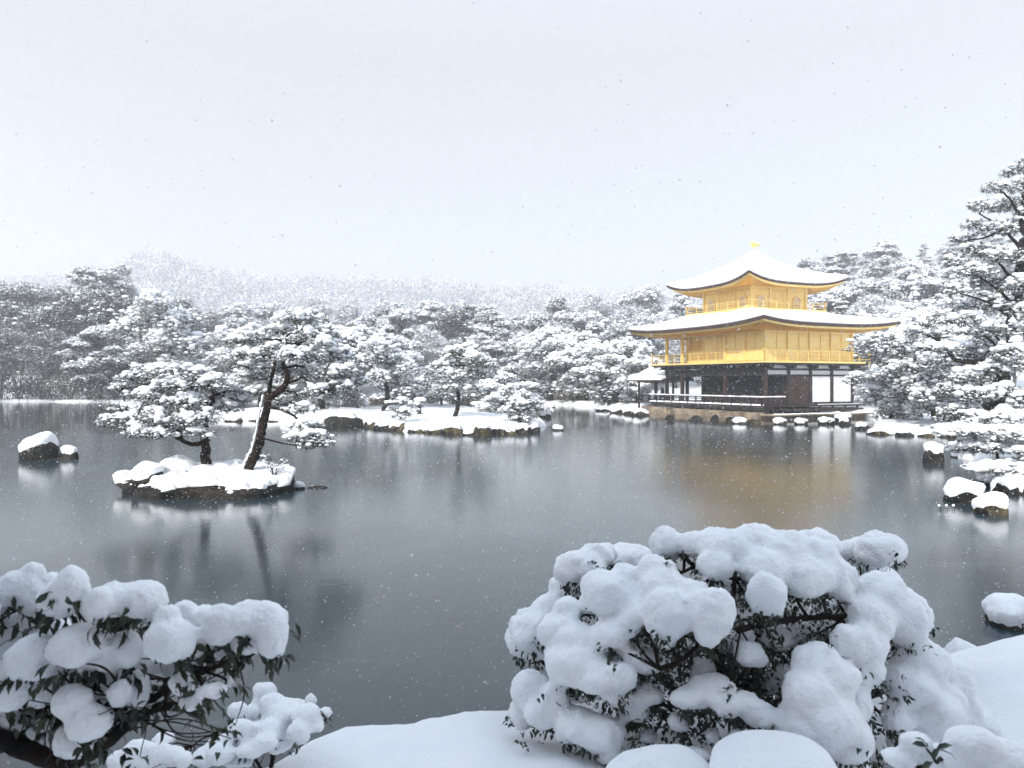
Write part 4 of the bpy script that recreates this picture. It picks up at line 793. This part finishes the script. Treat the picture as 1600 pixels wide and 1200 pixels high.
# ground floor
w_ = MB(); box(w_, -LX + .1, -.05, .3, LY - .05, .86, .98); part(w_, 'floor', 'wood')
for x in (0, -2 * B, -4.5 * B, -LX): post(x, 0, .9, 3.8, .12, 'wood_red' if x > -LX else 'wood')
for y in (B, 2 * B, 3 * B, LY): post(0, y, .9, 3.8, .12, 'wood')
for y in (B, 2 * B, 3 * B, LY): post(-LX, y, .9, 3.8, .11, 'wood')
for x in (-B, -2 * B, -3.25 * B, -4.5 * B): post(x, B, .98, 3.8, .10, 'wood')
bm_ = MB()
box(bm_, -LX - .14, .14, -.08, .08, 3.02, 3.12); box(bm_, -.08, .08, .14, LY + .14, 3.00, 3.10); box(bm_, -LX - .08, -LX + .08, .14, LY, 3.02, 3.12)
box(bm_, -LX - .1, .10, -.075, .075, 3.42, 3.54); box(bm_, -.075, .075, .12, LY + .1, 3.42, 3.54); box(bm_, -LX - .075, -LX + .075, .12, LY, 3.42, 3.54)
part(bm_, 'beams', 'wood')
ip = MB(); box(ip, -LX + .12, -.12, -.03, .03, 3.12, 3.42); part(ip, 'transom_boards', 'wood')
for k in range(4):
    for z0, z1, nm in ((3.115, 3.405, 'transom_panel'), (3.56, 3.78, 'frieze_panel')): p = MB(); box(p, -.03, .04, k * B + .14, (k + 1) * B - .14, z0, z1); part(p, nm, 'plaster')
for k in range(11): p = MB(); box(p, -(k + .5) * B / 1.0 * .5 * 1 - .36, -(k + .5) * B * .5 + .36, -.04, .03, 3.58, 3.76); part(p, 'frieze_panel', 'plaster')
bk = MB()
for k in range(12):
    x = -k * B / 2; box(bk, x - .22, x + .22, -.5, -.05, 3.66, 3.77); box(bk, x - .11, x + .11, -.75, -.05, 3.56, 3.655)
for k in range(5):
    y = k * B; box(bk, .05, .5, y - .36, y + .36, 3.67, 3.77); box(bk, .05, .7, y - .12, y + .12, 3.56, 3.66); box(bk, .05, .4, y - .24, y + .24, 3.60, 3.668)
part(bk, 'brackets', 'wood')
for k in (2, 3):
    p = MB(); box(p, -.03, .03, k * B + .13, (k + 1) * B - .13, 1.08, 2.99); part(p, 'shutter_panel', 'plaster')
p = MB(); box(p, -.03, .03, B + .13, 2 * B - .13, 1.0, 2.99)
for q in (.13, .75, 1.0, 1.12, 1.9): box(p, .03, .075, B + q, B + q + .09, 1.0, 2.99)
for z in (1.02, 1.55, 2.25, 2.9): box(p, .032, .06, B + .15, 2 * B - .15, z, z + .07)
part(p, 'double_door', 'wood_red')
p = MB(); box(p, -.05, .07, 2 * B, LY, .98, 1.07); box(p, -.06, .06, 0.1, 2 * B, .9, .995); part(p, 'sill', 'wood')
# dark inner room walls and the low reddish shutters behind the veranda
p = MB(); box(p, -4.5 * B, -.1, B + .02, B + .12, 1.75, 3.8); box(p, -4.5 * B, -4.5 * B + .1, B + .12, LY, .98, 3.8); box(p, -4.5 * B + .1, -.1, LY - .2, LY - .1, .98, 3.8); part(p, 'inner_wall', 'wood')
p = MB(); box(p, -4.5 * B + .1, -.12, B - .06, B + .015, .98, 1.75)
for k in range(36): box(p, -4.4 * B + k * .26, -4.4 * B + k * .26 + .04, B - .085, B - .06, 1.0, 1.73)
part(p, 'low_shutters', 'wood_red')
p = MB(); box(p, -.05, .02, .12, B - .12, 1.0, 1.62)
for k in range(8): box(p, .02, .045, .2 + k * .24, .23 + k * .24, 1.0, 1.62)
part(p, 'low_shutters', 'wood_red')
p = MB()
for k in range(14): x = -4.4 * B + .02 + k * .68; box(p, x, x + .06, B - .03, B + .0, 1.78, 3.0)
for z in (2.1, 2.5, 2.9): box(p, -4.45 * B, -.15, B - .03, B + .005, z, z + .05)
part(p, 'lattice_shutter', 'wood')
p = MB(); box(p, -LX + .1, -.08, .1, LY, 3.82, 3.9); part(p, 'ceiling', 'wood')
# verandas
p = MB(); box(p, -LX - .9, .9, -1.22, .26, .78, .90); box(p, -LX - .8, .8, -1.1, .2, .58, .77)
for k in range(8): x = .6 - k * 1.8; box(p, x - .08, x + .08, -1.08, -.92, .36, .6)
ver = part(p, 'south_veranda', 'wood')
s_ = MB(); n_ = 110; xs = np.linspace(-LX - .92, .86, n_); tube(s_, np.stack([xs, np.full(n_, -1.05), np.full(n_, .885)], -1), .15 + .02 * vnoise(np.stack([xs * 2, xs * 0, xs * 0], -1), 4), 10); part(s_, 'snow_strip', 'snow', ver, True)
railing([(-LX - .85, -1.14), (.86, -1.14)], .90, .58, 'wood', 1.05, parent=ver, snow=True, thick=.04)
railing([(.86, -1.14), (.86, .9)], .90, .58, 'wood', 1.0, parent=ver, snow=True, thick=.04)
railing([(-LX - .85, .9), (-LX - .85, -1.14)], .90, .58, 'wood', 1.0, parent=ver, snow=False, thick=.04)
p = MB(); box(p, .09, 1.0, .27, LY + .3, .80, .92); box(p, .09, 1.35, .27, LY - .3, .52, .66); box(p, .12, .8, .3, LY, .3, .5)
for k in range(7): box(p, .85, .97, .5 + k * 1.25, .62 + k * 1.25, .3, .8)
ev = part(p, 'east_veranda', 'wood')
s_ = MB(); ys = np.linspace(4.2, LY + .25, 40); tube(s_, np.stack([np.full(40, .80), ys, np.full(40, .925)], -1), .035, 8); part(s_, 'snow_strip', 'snow', ev, True)
# stone footing
p = MB(); xs = [-LX - 1.4, -LX + .3, -9.4, -7.6, -5.5, -3.4, -1.5, .9]
rg = np.random.default_rng(8)
for a, b in zip(xs[:-1], xs[1:]): box(p, a + .04, b - .04, -1.62 + rg.uniform(-.05, .05), -.9, -.5, .44 + rg.uniform(-.04, .04))
part(p, 'stone_footing', 'stone')
p = MB(); box(p, .3, 2.1, -.9, LY - 1.0, -.2, .22); box(p, 1.0, 2.35, -1.4, LY - .4, .235, .33); pf = part(p, 'landing_slab', 'stone')
s_ = MB(); n_ = 60; ys = np.linspace(-1.35, LY - .45, n_); tube(s_, np.stack([np.full(n_, 2.26), ys, np.full(n_, .33)], -1), .07 + .015 * vnoise(np.stack([ys * 2, ys * 0, ys * 0], -1), 7), 8); part(s_, 'snow_strip', 'snow', pf, True)
# small fishing porch on the west side
px0, px1, py0, py1 = -LX - 5.0, -LX - .9, -.1, 2.3
for x in (px0 + .6, px1 - 1.0):
    for y in (py0 + .25, py1 - .25): post(x, y, .2, 2.75, .07, 'wood', 'porch_column')
p = MB(); box(p, px0 + .3, px1 + .2, py0 + .05, py1 - .05, .78, .90); box(p, px0 + .5, px1, py0 + .2, py0 + .3, 2.5, 2.6); box(p, px0 + .5, px1, py1 - .3, py1 - .2, 2.5, 2.6); part(p, 'porch_floor', 'wood')
def gable(mb, e, zl, zr, dz):
    ym = (py0 + py1) / 2; prof = [(py0 - .55 - e, zl), (py0 + .2, zl + .22), (ym, zr), (py1 - .2, zl + .22), (py1 + .55 + e, zl)]; V_ = []
    for x in (px0 - e, px1 + .9):
        V_ += [(x, y, z) for y, z in prof] + [(x, y, z - dz) for y, z in prof]
    F_ = []
    for k in range(4): F_ += [(k, k + 1, 11 + k, 10 + k), (5 + k, 15 + k, 16 + k, 6 + k), (k, 5 + k, 6 + k, k + 1), (10 + k, 11 + k, 16 + k, 15 + k)]
    F_ += [(0, 10, 15, 5), (4, 9, 19, 14)]; mb.add(V_, F_)
p = MB(); gable(p, 0, 2.72, 3.42, .10); pr = part(p, 'porch_roof', 'shingle'); p = MB(); gable(p, -.03, 2.93, 3.68, .2); part(p, 'snow_cover', 'snow', pr)
railing([(px0 + .4, py0 + .1), (px1, py0 + .1)], .9, .55, 'wood', 1.0, name='porch_railing')
# rocks along the temple's edge
RK = [(1000, 648, 22, 14), (1048, 655, 12, 16), (1090, 655, 11, 14), (1118, 656, 13, 15), (1146, 657, 13, 17), (1157, 661, 17, 10), (1180, 660, 17, 16), (1222, 662, 17, 11), (1254, 662, 18, 11), (1296, 662, 21, 12), (1322, 658, 20, 16), (985, 646, 18, 12), (966, 644, 18, 9), (946, 641, 20, 8)]
for k, (px, py, wp, hp) in enumerate(RK):
    sn_ = k in (0, 5, 7, 8, 9, 10, 11, 12, 13)
    rock(px, py + 1.5, wp * (1.45 if sn_ else 1.2 + .5 * (k % 3)), hp * (.9 if sn_ else .55 + .18 * (k % 2)), 220 + k, f'{"snow-capped" if sn_ else "bare dark"} rock, {ORD[[3,4,5,6,7,8,9,10,11,12,13,2,1,0][k]]} from the left along the water edge around the temple', .12 if sn_ else .0, 'rock_brown' if k in (6, 4) else 'rock', 'rocks along the temple water edge', 'edge_rock', 'rock', lvl=4, dep=.8, thr=.3, flat=.8, facets=16)

# ------------------------------------------------------------------ foreground shrubs bowed under snow
def snow_shrub(name, label, cat, root_w, lobes, seed, voxel, leaf_l, leaf_w, per, trunks, extra_leaves=0, lump=.02, rdepth=.8, twig=.010, hang=.55, scale=.35, core=.90):
    """lobes: (centre, rx, ry, rz) in world space"""
    rng = np.random.default_rng(seed); b = np.asarray(root_w, float); root = empty(name, b); tag(root, label, cat)
    sn = MB(); lf = MB(); br = MB()
    T = [spline(t, 8) for t, r0, r1 in trunks]
    for (t, r0, r1), P in zip(trunks, T): tube(br, P - b, np.linspace(r0, r1, len(P)), 9, 0, .06, rng)
    TP = np.vstack(T) if T else b[None]
    for c, rx, ry, rz in lobes:
        c = np.asarray(c, float); r = np.array([rx, ry, rz])
        k = rng.integers(6, 10); cc = [c - b]; rr = [r * core]
        for _ in range(k): v = unit(rng.standard_normal(3)) * [1, 1, .8]; cc.append(c - b + v * r * rng.uniform(.5, .68)); rr.append(r * rng.uniform(.26, .52) * [1, 1, 1.1])
        blobs(sn, cc, rr, 3, .0, rng)
        # twig to the lobe and the drooping leaves around its lower rim
        cand = TP[TP[:, 2] < c[2]] if (TP[:, 2] < c[2]).any() else TP; a = cand[np.argmin(np.linalg.norm(cand - c, axis=1))]
        e = c - [0, 0, rz * .75]; q = spline([a, (a + e) / 2 + rng.standard_normal(3) * .03, e], 6); tube(br, q - b, np.linspace(twig, twig * .4, len(q)), 6)
        nl = int(per * (rx + ry) / .2)
        th = rng.uniform(0, 6.283, nl); ph_ = rng.uniform(-1.05, -.50, nl); rad = np.sqrt(1 - ph_ ** 2) * rng.uniform(.55, 1.0, nl)
        p = c + np.stack([np.cos(th) * rad * rx, np.sin(th) * rad * ry, ph_ * rz * rng.uniform(.85, 1.25, nl)], -1)
        g_ = rng.integers(0, max(2, nl // 7), nl); off = rng.standard_normal((max(2, nl // 7), 3)) * leaf_l * .0
        # gather the leaves in whorls
        order = rng.permutation(nl)[:max(2, nl // 7)]; p = p[order][g_ % len(order)] + rng.standard_normal((nl, 3)) * leaf_l * .35
        d = unit(p - c) * [1, 1, .5] + [0, 0, -hang] + rng.standard_normal((nl, 3)) * .45
        leaves(lf, p - b, d, leaf_l * rng.uniform(.65, 1.15, nl), leaf_w * rng.uniform(.8, 1.15, nl), rng)
        for i in order[:10]:
            pp = p[i] if i < len(p) else p[0]; q = spline([e, (e + pp) / 2 + rng.standard_normal(3) * .015, pp], 3); tube(br, q - b, np.linspace(twig * .35, twig * .15, len(q)), 4)
    if extra_leaves:
        cs = np.array([l[0] for l in lobes]); i = rng.integers(0, len(cs), extra_leaves); mid = cs.mean(0) - [0, 0, .1]
        t = rng.uniform(.0, .75, (extra_leaves, 1)); p = cs[i] * (1 - t) + mid * t + rng.standard_normal((extra_leaves, 3)) * .09; p[:, 2] -= rng.uniform(0, .18, extra_leaves)
        ok = p[:, 2] > b[2] + .05; p = p[ok]; g_ = rng.integers(0, len(p) // 6, len(p)); p = p[g_] + rng.standard_normal((len(p), 3)) * leaf_l * .45
        d = rng.standard_normal((len(p), 3)) + [0, -.2, -.35]; leaves(lf, p - b, d, leaf_l * rng.uniform(.6, 1.1, len(p)), leaf_w * rng.uniform(.8, 1.1, len(p)), rng)
        for k in range(70):
            a = TP[rng.integers(0, len(TP))]; e = p[rng.integers(0, len(p))]
            if np.linalg.norm(a - e) < .6: q = spline([a, (a + e) / 2 + rng.standard_normal(3) * .04, e], 4); tube(br, q - b, np.linspace(twig * .6, twig * .25, len(q)), 5)
    o = sn.build('snow_load', M['snow_near'], root, True)
    md = o.modifiers.new('r', 'REMESH'); md.mode = 'VOXEL'; md.voxel_size = voxel; md.use_smooth_shade = True
    ms = o.modifiers.new('s', 'SMOOTH'); ms.factor = .6; ms.iterations = 4
    for tx, st in (('lumps_big', lump), ('lumps_small', lump * .42)):
        md = o.modifiers.new('d', 'DISPLACE'); md.texture = D.textures[tx]; md.texture_coords = 'LOCAL'; md.strength = st; md.mid_level = .5
    lf.build('leaves', M['leaf'], root); br.build('branches', M['bark'], root, True)
    return root
for nm, s_, dp in (('lumps_big', .11, 2), ('lumps_small', .022, 3)): t_ = D.textures.new(nm, 'CLOUDS'); t_.noise_scale = s_; t_.noise_depth = dp
def lob(l, Yc, a=None, dome=None):
    out = []
    for t in l:
        px, py, rx, rz = t[:4]
        if dome:
            ccx, ccy, da, db, R_ = dome; q = ((px - ccx) / da) ** 2 + ((py - ccy) / db) ** 2; Y = Yc - R_ * math.sqrt(max(0., 1 - min(1, q)))
            if len(t) > 4: Y += t[4]
        else: Y = Yc + (t[4] if len(t) > 4 else 0)
        out.append((at(px, py, Y), rx / FP * Y, min(rx, rz * 1.5) / FP * Y * 1.05, rz / FP * Y * 1.08))
    return out
# the big dome-shaped shrub
MAIN = [(1040, 848, 27, 25), (1082, 850, 22, 18), (1130, 854, 48, 28), (1178, 844, 46, 24), (1225, 860, 52, 30), (1272, 872, 42, 30), (1286, 850, 24, 18), (1308, 905, 30, 30), (1258, 900, 48, 30), (1196, 888, 48, 28), (1118, 884, 30, 24),
        (1200, 930, 32, 34, -.12), (1196, 905, 30, 26), (954, 928, 46, 34), (978, 896, 24, 16), (930, 915, 26, 24), (1026, 890, 32, 24), (1036, 918, 40, 28), (1044, 958, 42, 38, -.08), (1112, 956, 40, 36, -.12), (1105, 992, 22, 20, -.1), (1070, 930, 44, 26), (1040, 990, 20, 22),
        (888, 955, 26, 20), (876, 985, 38, 26), (905, 1000, 34, 24), (955, 992, 34, 20), (984, 975, 22, 18), (1000, 955, 26, 22), (900, 1034, 52, 34), (940, 1055, 42, 26), (878, 1050, 26, 22), (970, 1058, 26, 20),
        (1372, 936, 42, 40), (1402, 962, 42, 42), (1420, 990, 26, 32), (1360, 965, 40, 34), (1345, 1010, 38, 38), (1352, 1045, 30, 28), (1318, 1000, 24, 26),
        (1278, 1038, 44, 30, -.05), (1296, 1060, 46, 32, -.08), (1264, 1082, 44, 34, -.1), (1288, 1118, 58, 40, -.12), (1262, 1140, 44, 34, -.12), (1318, 1152, 50, 34, -.12), (1336, 1100, 30, 30), (1320, 1190, 40, 30),
        (1440, 1035, 44, 32), (1480, 1062, 42, 36), (1420, 1070, 40, 30), (1450, 1108, 56, 40), (1490, 1110, 40, 34), (1400, 1120, 26, 24), (1520, 1140, 40, 34), (1424, 1165, 40, 24),
        (828, 1078, 30, 30), (850, 1110, 34, 24), (816, 1112, 22, 22), (868, 1085, 24, 24), (905, 1128, 36, 20), (935, 1145, 40, 26), (950, 1172, 22, 20), (890, 1145, 22, 16),
        (1112, 1078, 40, 22, .08), (1080, 1092, 34, 16, .05), (1150, 1098, 44, 18, .02), (1185, 1115, 34, 18, 0), (1098, 1050, 22, 22, .25), (1172, 1022, 24, 20, .12), (1215, 1000, 28, 18, .3), (1255, 990, 24, 18, .35), (1140, 1000, 20, 16, .3), (1165, 990, 16, 12, .2),
        (1150, 1150, 15, 14, .0), (1112, 1150, 13, 11, .05), (1062, 1128, 20, 12, .1), (1010, 1085, 30, 16, .15), (990, 1110, 28, 16, .15), (1230, 1060, 20, 26, .3), (1204, 1070, 18, 16, .35), (1090, 1180, 20, 12), (1010, 1150, 22, 10, .2), (960, 1085, 24, 18, .05), (1010, 1030, 30, 20, .12), (980, 1015, 24, 16, .1)]
MAIN = [(a[0], a[1], a[2] * 1.06, a[3] * 1.08) + tuple(a[4:]) for a in MAIN]; Yb = 4.62; L_ = lob(MAIN, Yb, dome=(1165, 1140, 400, 330, .95))
rg = np.random.default_rng(44); zb = .72
for k in range(46):      # the far side of the dome
    a = rg.uniform(.05, math.pi - .05); e_ = rg.uniform(.0, 1.1); ca = math.cos(e_); x = 1.30 * math.cos(a) * ca; y = .75 * math.sin(a) * ca; z = 1.02 * math.sin(e_)
    cx_, _, _ = at(1165, 0, Yb); p = np.array([cx_ + x, Yb + y, zb + .12 + z * .95]); 
    if p[2] > at(0, 850, p[1])[2]: continue
    r_ = rg.uniform(.10, .19); L_.append((p, r_ * 1.15, r_, r_ * .75))
rb = np.array([at(1165, 0, Yb)[0], Yb, gz(at(1165, 0, Yb)[0], Yb) - .05])
TR = []
for k, (px, py, dY) in enumerate([(1040, 880, 0), (1150, 880, .0), (1250, 890, 0), (1350, 960, -.1), (1430, 1060, -.2), (960, 960, -.2), (890, 1060, -.3), (1110, 990, -.7), (1270, 1080, -.7), (1180, 1040, -.7), (1000, 1080, -.6), (1330, 1040, -.5), (1200, 940, .5), (1080, 960, .5), (1300, 990, .5), (940, 1130, -.4), (1180, 960, -.55), (1330, 935, -.3)]):
    e = at(px, py, Yb + dY); m_ = (rb * .5 + e * .5) + [rg.uniform(-.1, .1), rg.uniform(-.08, .08), -.12]; TR.append(([rb + [rg.uniform(-.08, .08), rg.uniform(-.08, .08), 0], m_, e], .032, .012))
TR.append((PX([(1070, 870), (1085, 885), (1115, 898), (1150, 905)], Yb - .45), .012, .008)); TR.append((PX([(1150, 985, -.1), (1210, 972, -.1), (1270, 965, 0), (1330, 962, 0)], Yb - .65), .018, .012)); TR.append((PX([(1030, 1045), (1060, 1035), (1090, 1010)], Yb - .85), .014, .01))
snow_shrub('snowy_shrub', 'large dome-shaped evergreen shrub buried under rounded snow lumps in the foreground', 'shrub', rb, L_, 3, .017, .040, .0085, 46, TR, 8500, .045)
# the branch reaching in from the lower left
LEFT = [(20, 925, 50, 30), (78, 915, 48, 30), (112, 915, 26, 26), (95, 935, 34, 24), (180, 940, 44, 24), (215, 936, 42, 24), (160, 960, 28, 18), (240, 960, 20, 16), (290, 972, 52, 28), (345, 972, 50, 30), (402, 966, 42, 24), (425, 992, 26, 28), (434, 1010, 12, 16), (380, 1000, 46, 24), (330, 1005, 46, 24), (268, 1000, 38, 26), (275, 1035, 30, 24), (305, 1030, 26, 18),
        (30, 990, 60, 30), (75, 985, 40, 22), (50, 1030, 70, 34), (120, 1010, 40, 26), (165, 1020, 56, 28), (205, 1045, 40, 34), (150, 1060, 60, 32), (190, 1080, 44, 24), (110, 1065, 40, 30), (60, 1075, 50, 28), (10, 1070, 40, 34), (75, 1115, 42, 22), (20, 1120, 36, 22), (140, 1130, 34, 22), (115, 1155, 30, 24), (175, 1125, 24, 18), (285, 1065, 22, 14), (330, 1078, 24, 10), (300, 1098, 16, 10), (240, 1100, 14, 10), (110, 1095, 30, 20), (-30, 960, 50, 40), (-50, 1040, 60, 50), (355, 1065, 14, 8)]
Yl = 2.55; rg = np.random.default_rng(12)
def split_big(L, lim):
    o = []
    for a, b, c, d in L:
        if c > lim:
            for sgn in (-1, 0, 1): o.append((a + sgn * c * .52 + rg.uniform(-3, 3), b + rg.uniform(-.35, .25) * d + abs(sgn) * 2, c * rg.uniform(.42, .56), d * rg.uniform(.78, 1.0)))
        else: o.append((a, b, c, d))
    return o
LEFT = split_big(LEFT, 43)
LL = [(at(a, b, Yl + rg.uniform(-.16, .16)), c / FP * Yl, c / FP * Yl * .9, d * 1.22 / FP * Yl) for a, b, c, d in LEFT]
lr = np.array([-2.15, 2.35, gz(-2.15, 2.35)])
TL = [([lr, at(-60, 1190, 2.5), at(0, 1158, Yl), at(40, 1172, Yl), at(105, 1192, Yl), at(160, 1165, Yl), at(215, 1118, Yl), at(255, 1104, Yl), at(290, 1108, Yl + .05), at(318, 1122, Yl + .1)], .042, .008),
      (PX([(0, 1150), (40, 1120), (90, 1090), (150, 1075)], Yl + .05), .022, .010), (PX([(215, 1112), (250, 1085), (290, 1062), (330, 1045), (370, 1026), (405, 1010), (430, 1003)], Yl), .012, .004),
      (PX([(40, 1168), (0, 1100), (-20, 1020), (30, 960), (80, 935)], Yl + .1), .02, .008), (PX([(150, 1075, .05), (180, 1000, .1), (200, 965, .1)], Yl), .012, .005), (PX([(110, 1190), (150, 1150), (190, 1120), (200, 1090)], Yl - .05), .010, .005)]
snow_shrub('leafy_branch_shrub', 'broad-leaved shrub branch with dark glossy leaves under heavy snow at lower left', 'shrub', lr, LL, 8, .0105, .056, .0105, 26, TL, 130, .034, twig=.006, hang=.75, core=.98)
# small snow-buried shrub between
SM = [(414, 1082, 22, 18), (424, 1100, 24, 18), (396, 1112, 34, 18), (370, 1108, 18, 14), (445, 1118, 32, 22), (466, 1106, 20, 16), (486, 1096, 10, 10), (478, 1116, 24, 16), (508, 1114, 15, 11), (440, 1140, 46, 18), (395, 1142, 40, 16), (356, 1160, 36, 15), (345, 1182, 46, 16), (485, 1132, 24, 10), (230, 1172, 36, 18), (255, 1158, 20, 12), (205, 1188, 38, 16), (270, 1185, 34, 16), (415, 1165, 44, 14)]
SM = split_big(SM, 33); Ys = 4.0; LS = [(at(a, b, Ys - (b - 1100) * .004 + rg.uniform(-.14, .14)), c / FP * Ys, c / FP * Ys, d / FP * Ys) for a, b, c, d in SM]
sr = np.array([at(420, 0, 3.9)[0], 3.9, gz(at(420, 0, 3.9)[0], 3.9) - .05])
snow_shrub('snowy_shrub', 'small low shrub bent flat under lumpy snow on the bank between the two larger shrubs', 'shrub', sr, LS, 9, .014, .034, .006, 9, [([sr, at(440, 1150, 4.0), at(480, 1140, 4.0), at(520, 1118, 4.0)], .008, .002), ([sr, at(380, 1165, 3.9), at(330, 1150, 3.9), at(300, 1165, 3.85)], .008, .003), ([sr, at(430, 1140, 4), at(425, 1100, 4.05)], .008, .003)], 0, .03, twig=.004)
# out-of-focus sprig with four leaves, lower right
rg = np.random.default_rng(21); SP = [(1430, 1158, 26, 14), (1470, 1185, 34, 20), (1405, 1185, 28, 18), (1520, 1160, 44, 28), (1560, 1185, 50, 34), (1500, 1195, 40, 22), (1600, 1200, 60, 30)]
Yp = 2.3; LP_ = [(at(a, b, Yp), c / FP * Yp, c / FP * Yp, d / FP * Yp) for a, b, c, d in SP]
pr_ = np.array([at(1480, 0, 2.3)[0], 2.3, gz(at(1480, 0, 2.3)[0], 2.3) - .04])
sp = snow_shrub('sprig', 'nearest leafy sprig poking through soft snow at the lower right corner', 'plant', pr_, LP_, 10, .011, .045, .008, 3, [([pr_, at(1475, 1230, Yp), at(1462, 1190, Yp - .12), at(1448, 1170, Yp - .15)], .008, .003)], 0, .02, twig=.003)
lf = MB(); pt = np.array([at(1450, 1168, Yp - .16)] * 2 + [at(1462, 1172, Yp - .16)] * 2 + [at(1458, 1190, Yp - .15)] * 2); leaves(lf, pt - pr_, np.array([(-1, 0, .35), (-.7, -.2, .75), (1, .1, .35), (.8, -.4, -.1), (-.8, -.3, -.3), (.2, -.2, 1)]), .055, .009, rg); lf.build('top_leaves', M['leaf'], sp)
# snow mounds along the bottom
def mound(label, px, py, wp, hp, Y, seed):
    V, F = rock_shape(wp / FP * Y / 2, wp / FP * Y / 2.6, hp / FP * Y, seed, 5, .8); V = V * (1 + .05 * fbm(V * 5, seed, 4))[:, None]
    o = MB().add(V, F).build('snow_mound', M['snow_near'], smooth=True); o.location = at(px, py, Y) - [0, 0, hp / FP * Y]; o.modifiers.new('s', 'SMOOTH').iterations = 12; tag(o, label, 'snow mound')
mound('low rounded snow mound at the bottom edge, left of a wider one', 1040, 1162, 190, 70, 3.35, 3)
mound('wide rounded snow mound at the bottom edge in front of the dome shrub', 1200, 1158, 260, 80, 3.2, 4)
mound('round snow hummock on the bank at right beside the water', 1500, 992, 64, 46, 5.2, 6)

# ------------------------------------------------------------------ tall evergreens behind the viewer: their shade falls on the foreground
for k, (x, y, Ht, wh) in enumerate([(-8.6, -4.2, 11.5, 'far left'), (-5.2, -4.6, 12, 'left'), (-2.2, -4.2, 11.5, 'close'), (.8, -3.9, 10.5, 'near right'), (-6.8, -8.0, 14, 'tall left'), (-3.6, -8.2, 14.5, 'tallest middle'), (-.4, -7.6, 13.5, 'tall right'), (3.4, -4.4, 9.5, 'far right'), (-11.5, -1.2, 11, 'leftmost'), (6.5, -4.2, 10, 'rightmost')]):
    o = copy_tree(protos[0 if k % 2 else 2], (x, y, .5), k * 1.3, Ht / 12, .85)
    tag(o, f'{wh} evergreen tree behind the viewer shading the near bank', 'tree', 'trees behind the viewer')

# ------------------------------------------------------------------ falling snow
rg = np.random.default_rng(99); N_ = 230000
y = 3.0 + 46 * rg.uniform(0, 1, N_) ** .55 ; y = np.where(rg.uniform(size=N_) < .03, rg.uniform(2.2, 12, N_), y); xx = rg.uniform(-.78, .78, N_) * y; zz = rg.uniform(0, 1, N_) ** 1.25 * (CH + .52 * y)
ok = zz > .05; P = np.stack([xx, y, zz], -1)[ok]; s = (.0024 + .0034 * rg.uniform(size=len(P)) ** 3) * np.where(P[:, 1] < 5, .62, 1)
big = rg.uniform(size=len(P)) < .002; s = np.where(big, s * 1.7, s)
T4 = np.array([(1, 1, 1), (1, -1, -1), (-1, 1, -1), (-1, -1, 1)]) * .85; FT = np.array([(0, 1, 2), (0, 3, 1), (0, 2, 3), (1, 3, 2)])
V_ = T4[None] * s[:, None, None] * (1 + .4 * rg.standard_normal((len(P), 4, 1))) + P[:, None]
fm = M['flake'].node_tree; tr_ = fm.nodes.new('ShaderNodeBsdfTranslucent'); tr_.inputs[0].default_value = (.95, .96, .98, 1); ms_ = fm.nodes.new('ShaderNodeMixShader'); fm.links.new(fm.nodes['Principled BSDF'].outputs[0], ms_.inputs[1]); fm.links.new(tr_.outputs[0], ms_.inputs[2]); fm.links.new(ms_.outputs[0], fm.nodes['Material Output'].inputs[0])
tag(MB().add(V_.reshape(-1, 3), (FT[None] + (np.arange(len(P)) * 4)[:, None, None]).reshape(-1, 3)).build('falling_snow', M['flake']), 'small snowflakes drifting down through the air over the pond', 'snowfall', kind='stuff')

# ------------------------------------------------------------------ haze
hz = MB(); box(hz, -762, 762, -759, 765, -2.2, 128); hm = D.materials.new('haze_air'); hm.use_nodes = True; n_ = hm.node_tree; n_.nodes.remove(n_.nodes['Principled BSDF'])
pv = n_.nodes.new('ShaderNodeVolumePrincipled'); pv.inputs['Color'].default_value = (.87, .885, .91, 1); pv.inputs['Density'].default_value = HAZE; pv.inputs['Anisotropy'].default_value = .2
n_.links.new(pv.outputs[0], n_.nodes['Material Output'].inputs['Volume']); tag(hz.build('haze', hm), kind='stuff')
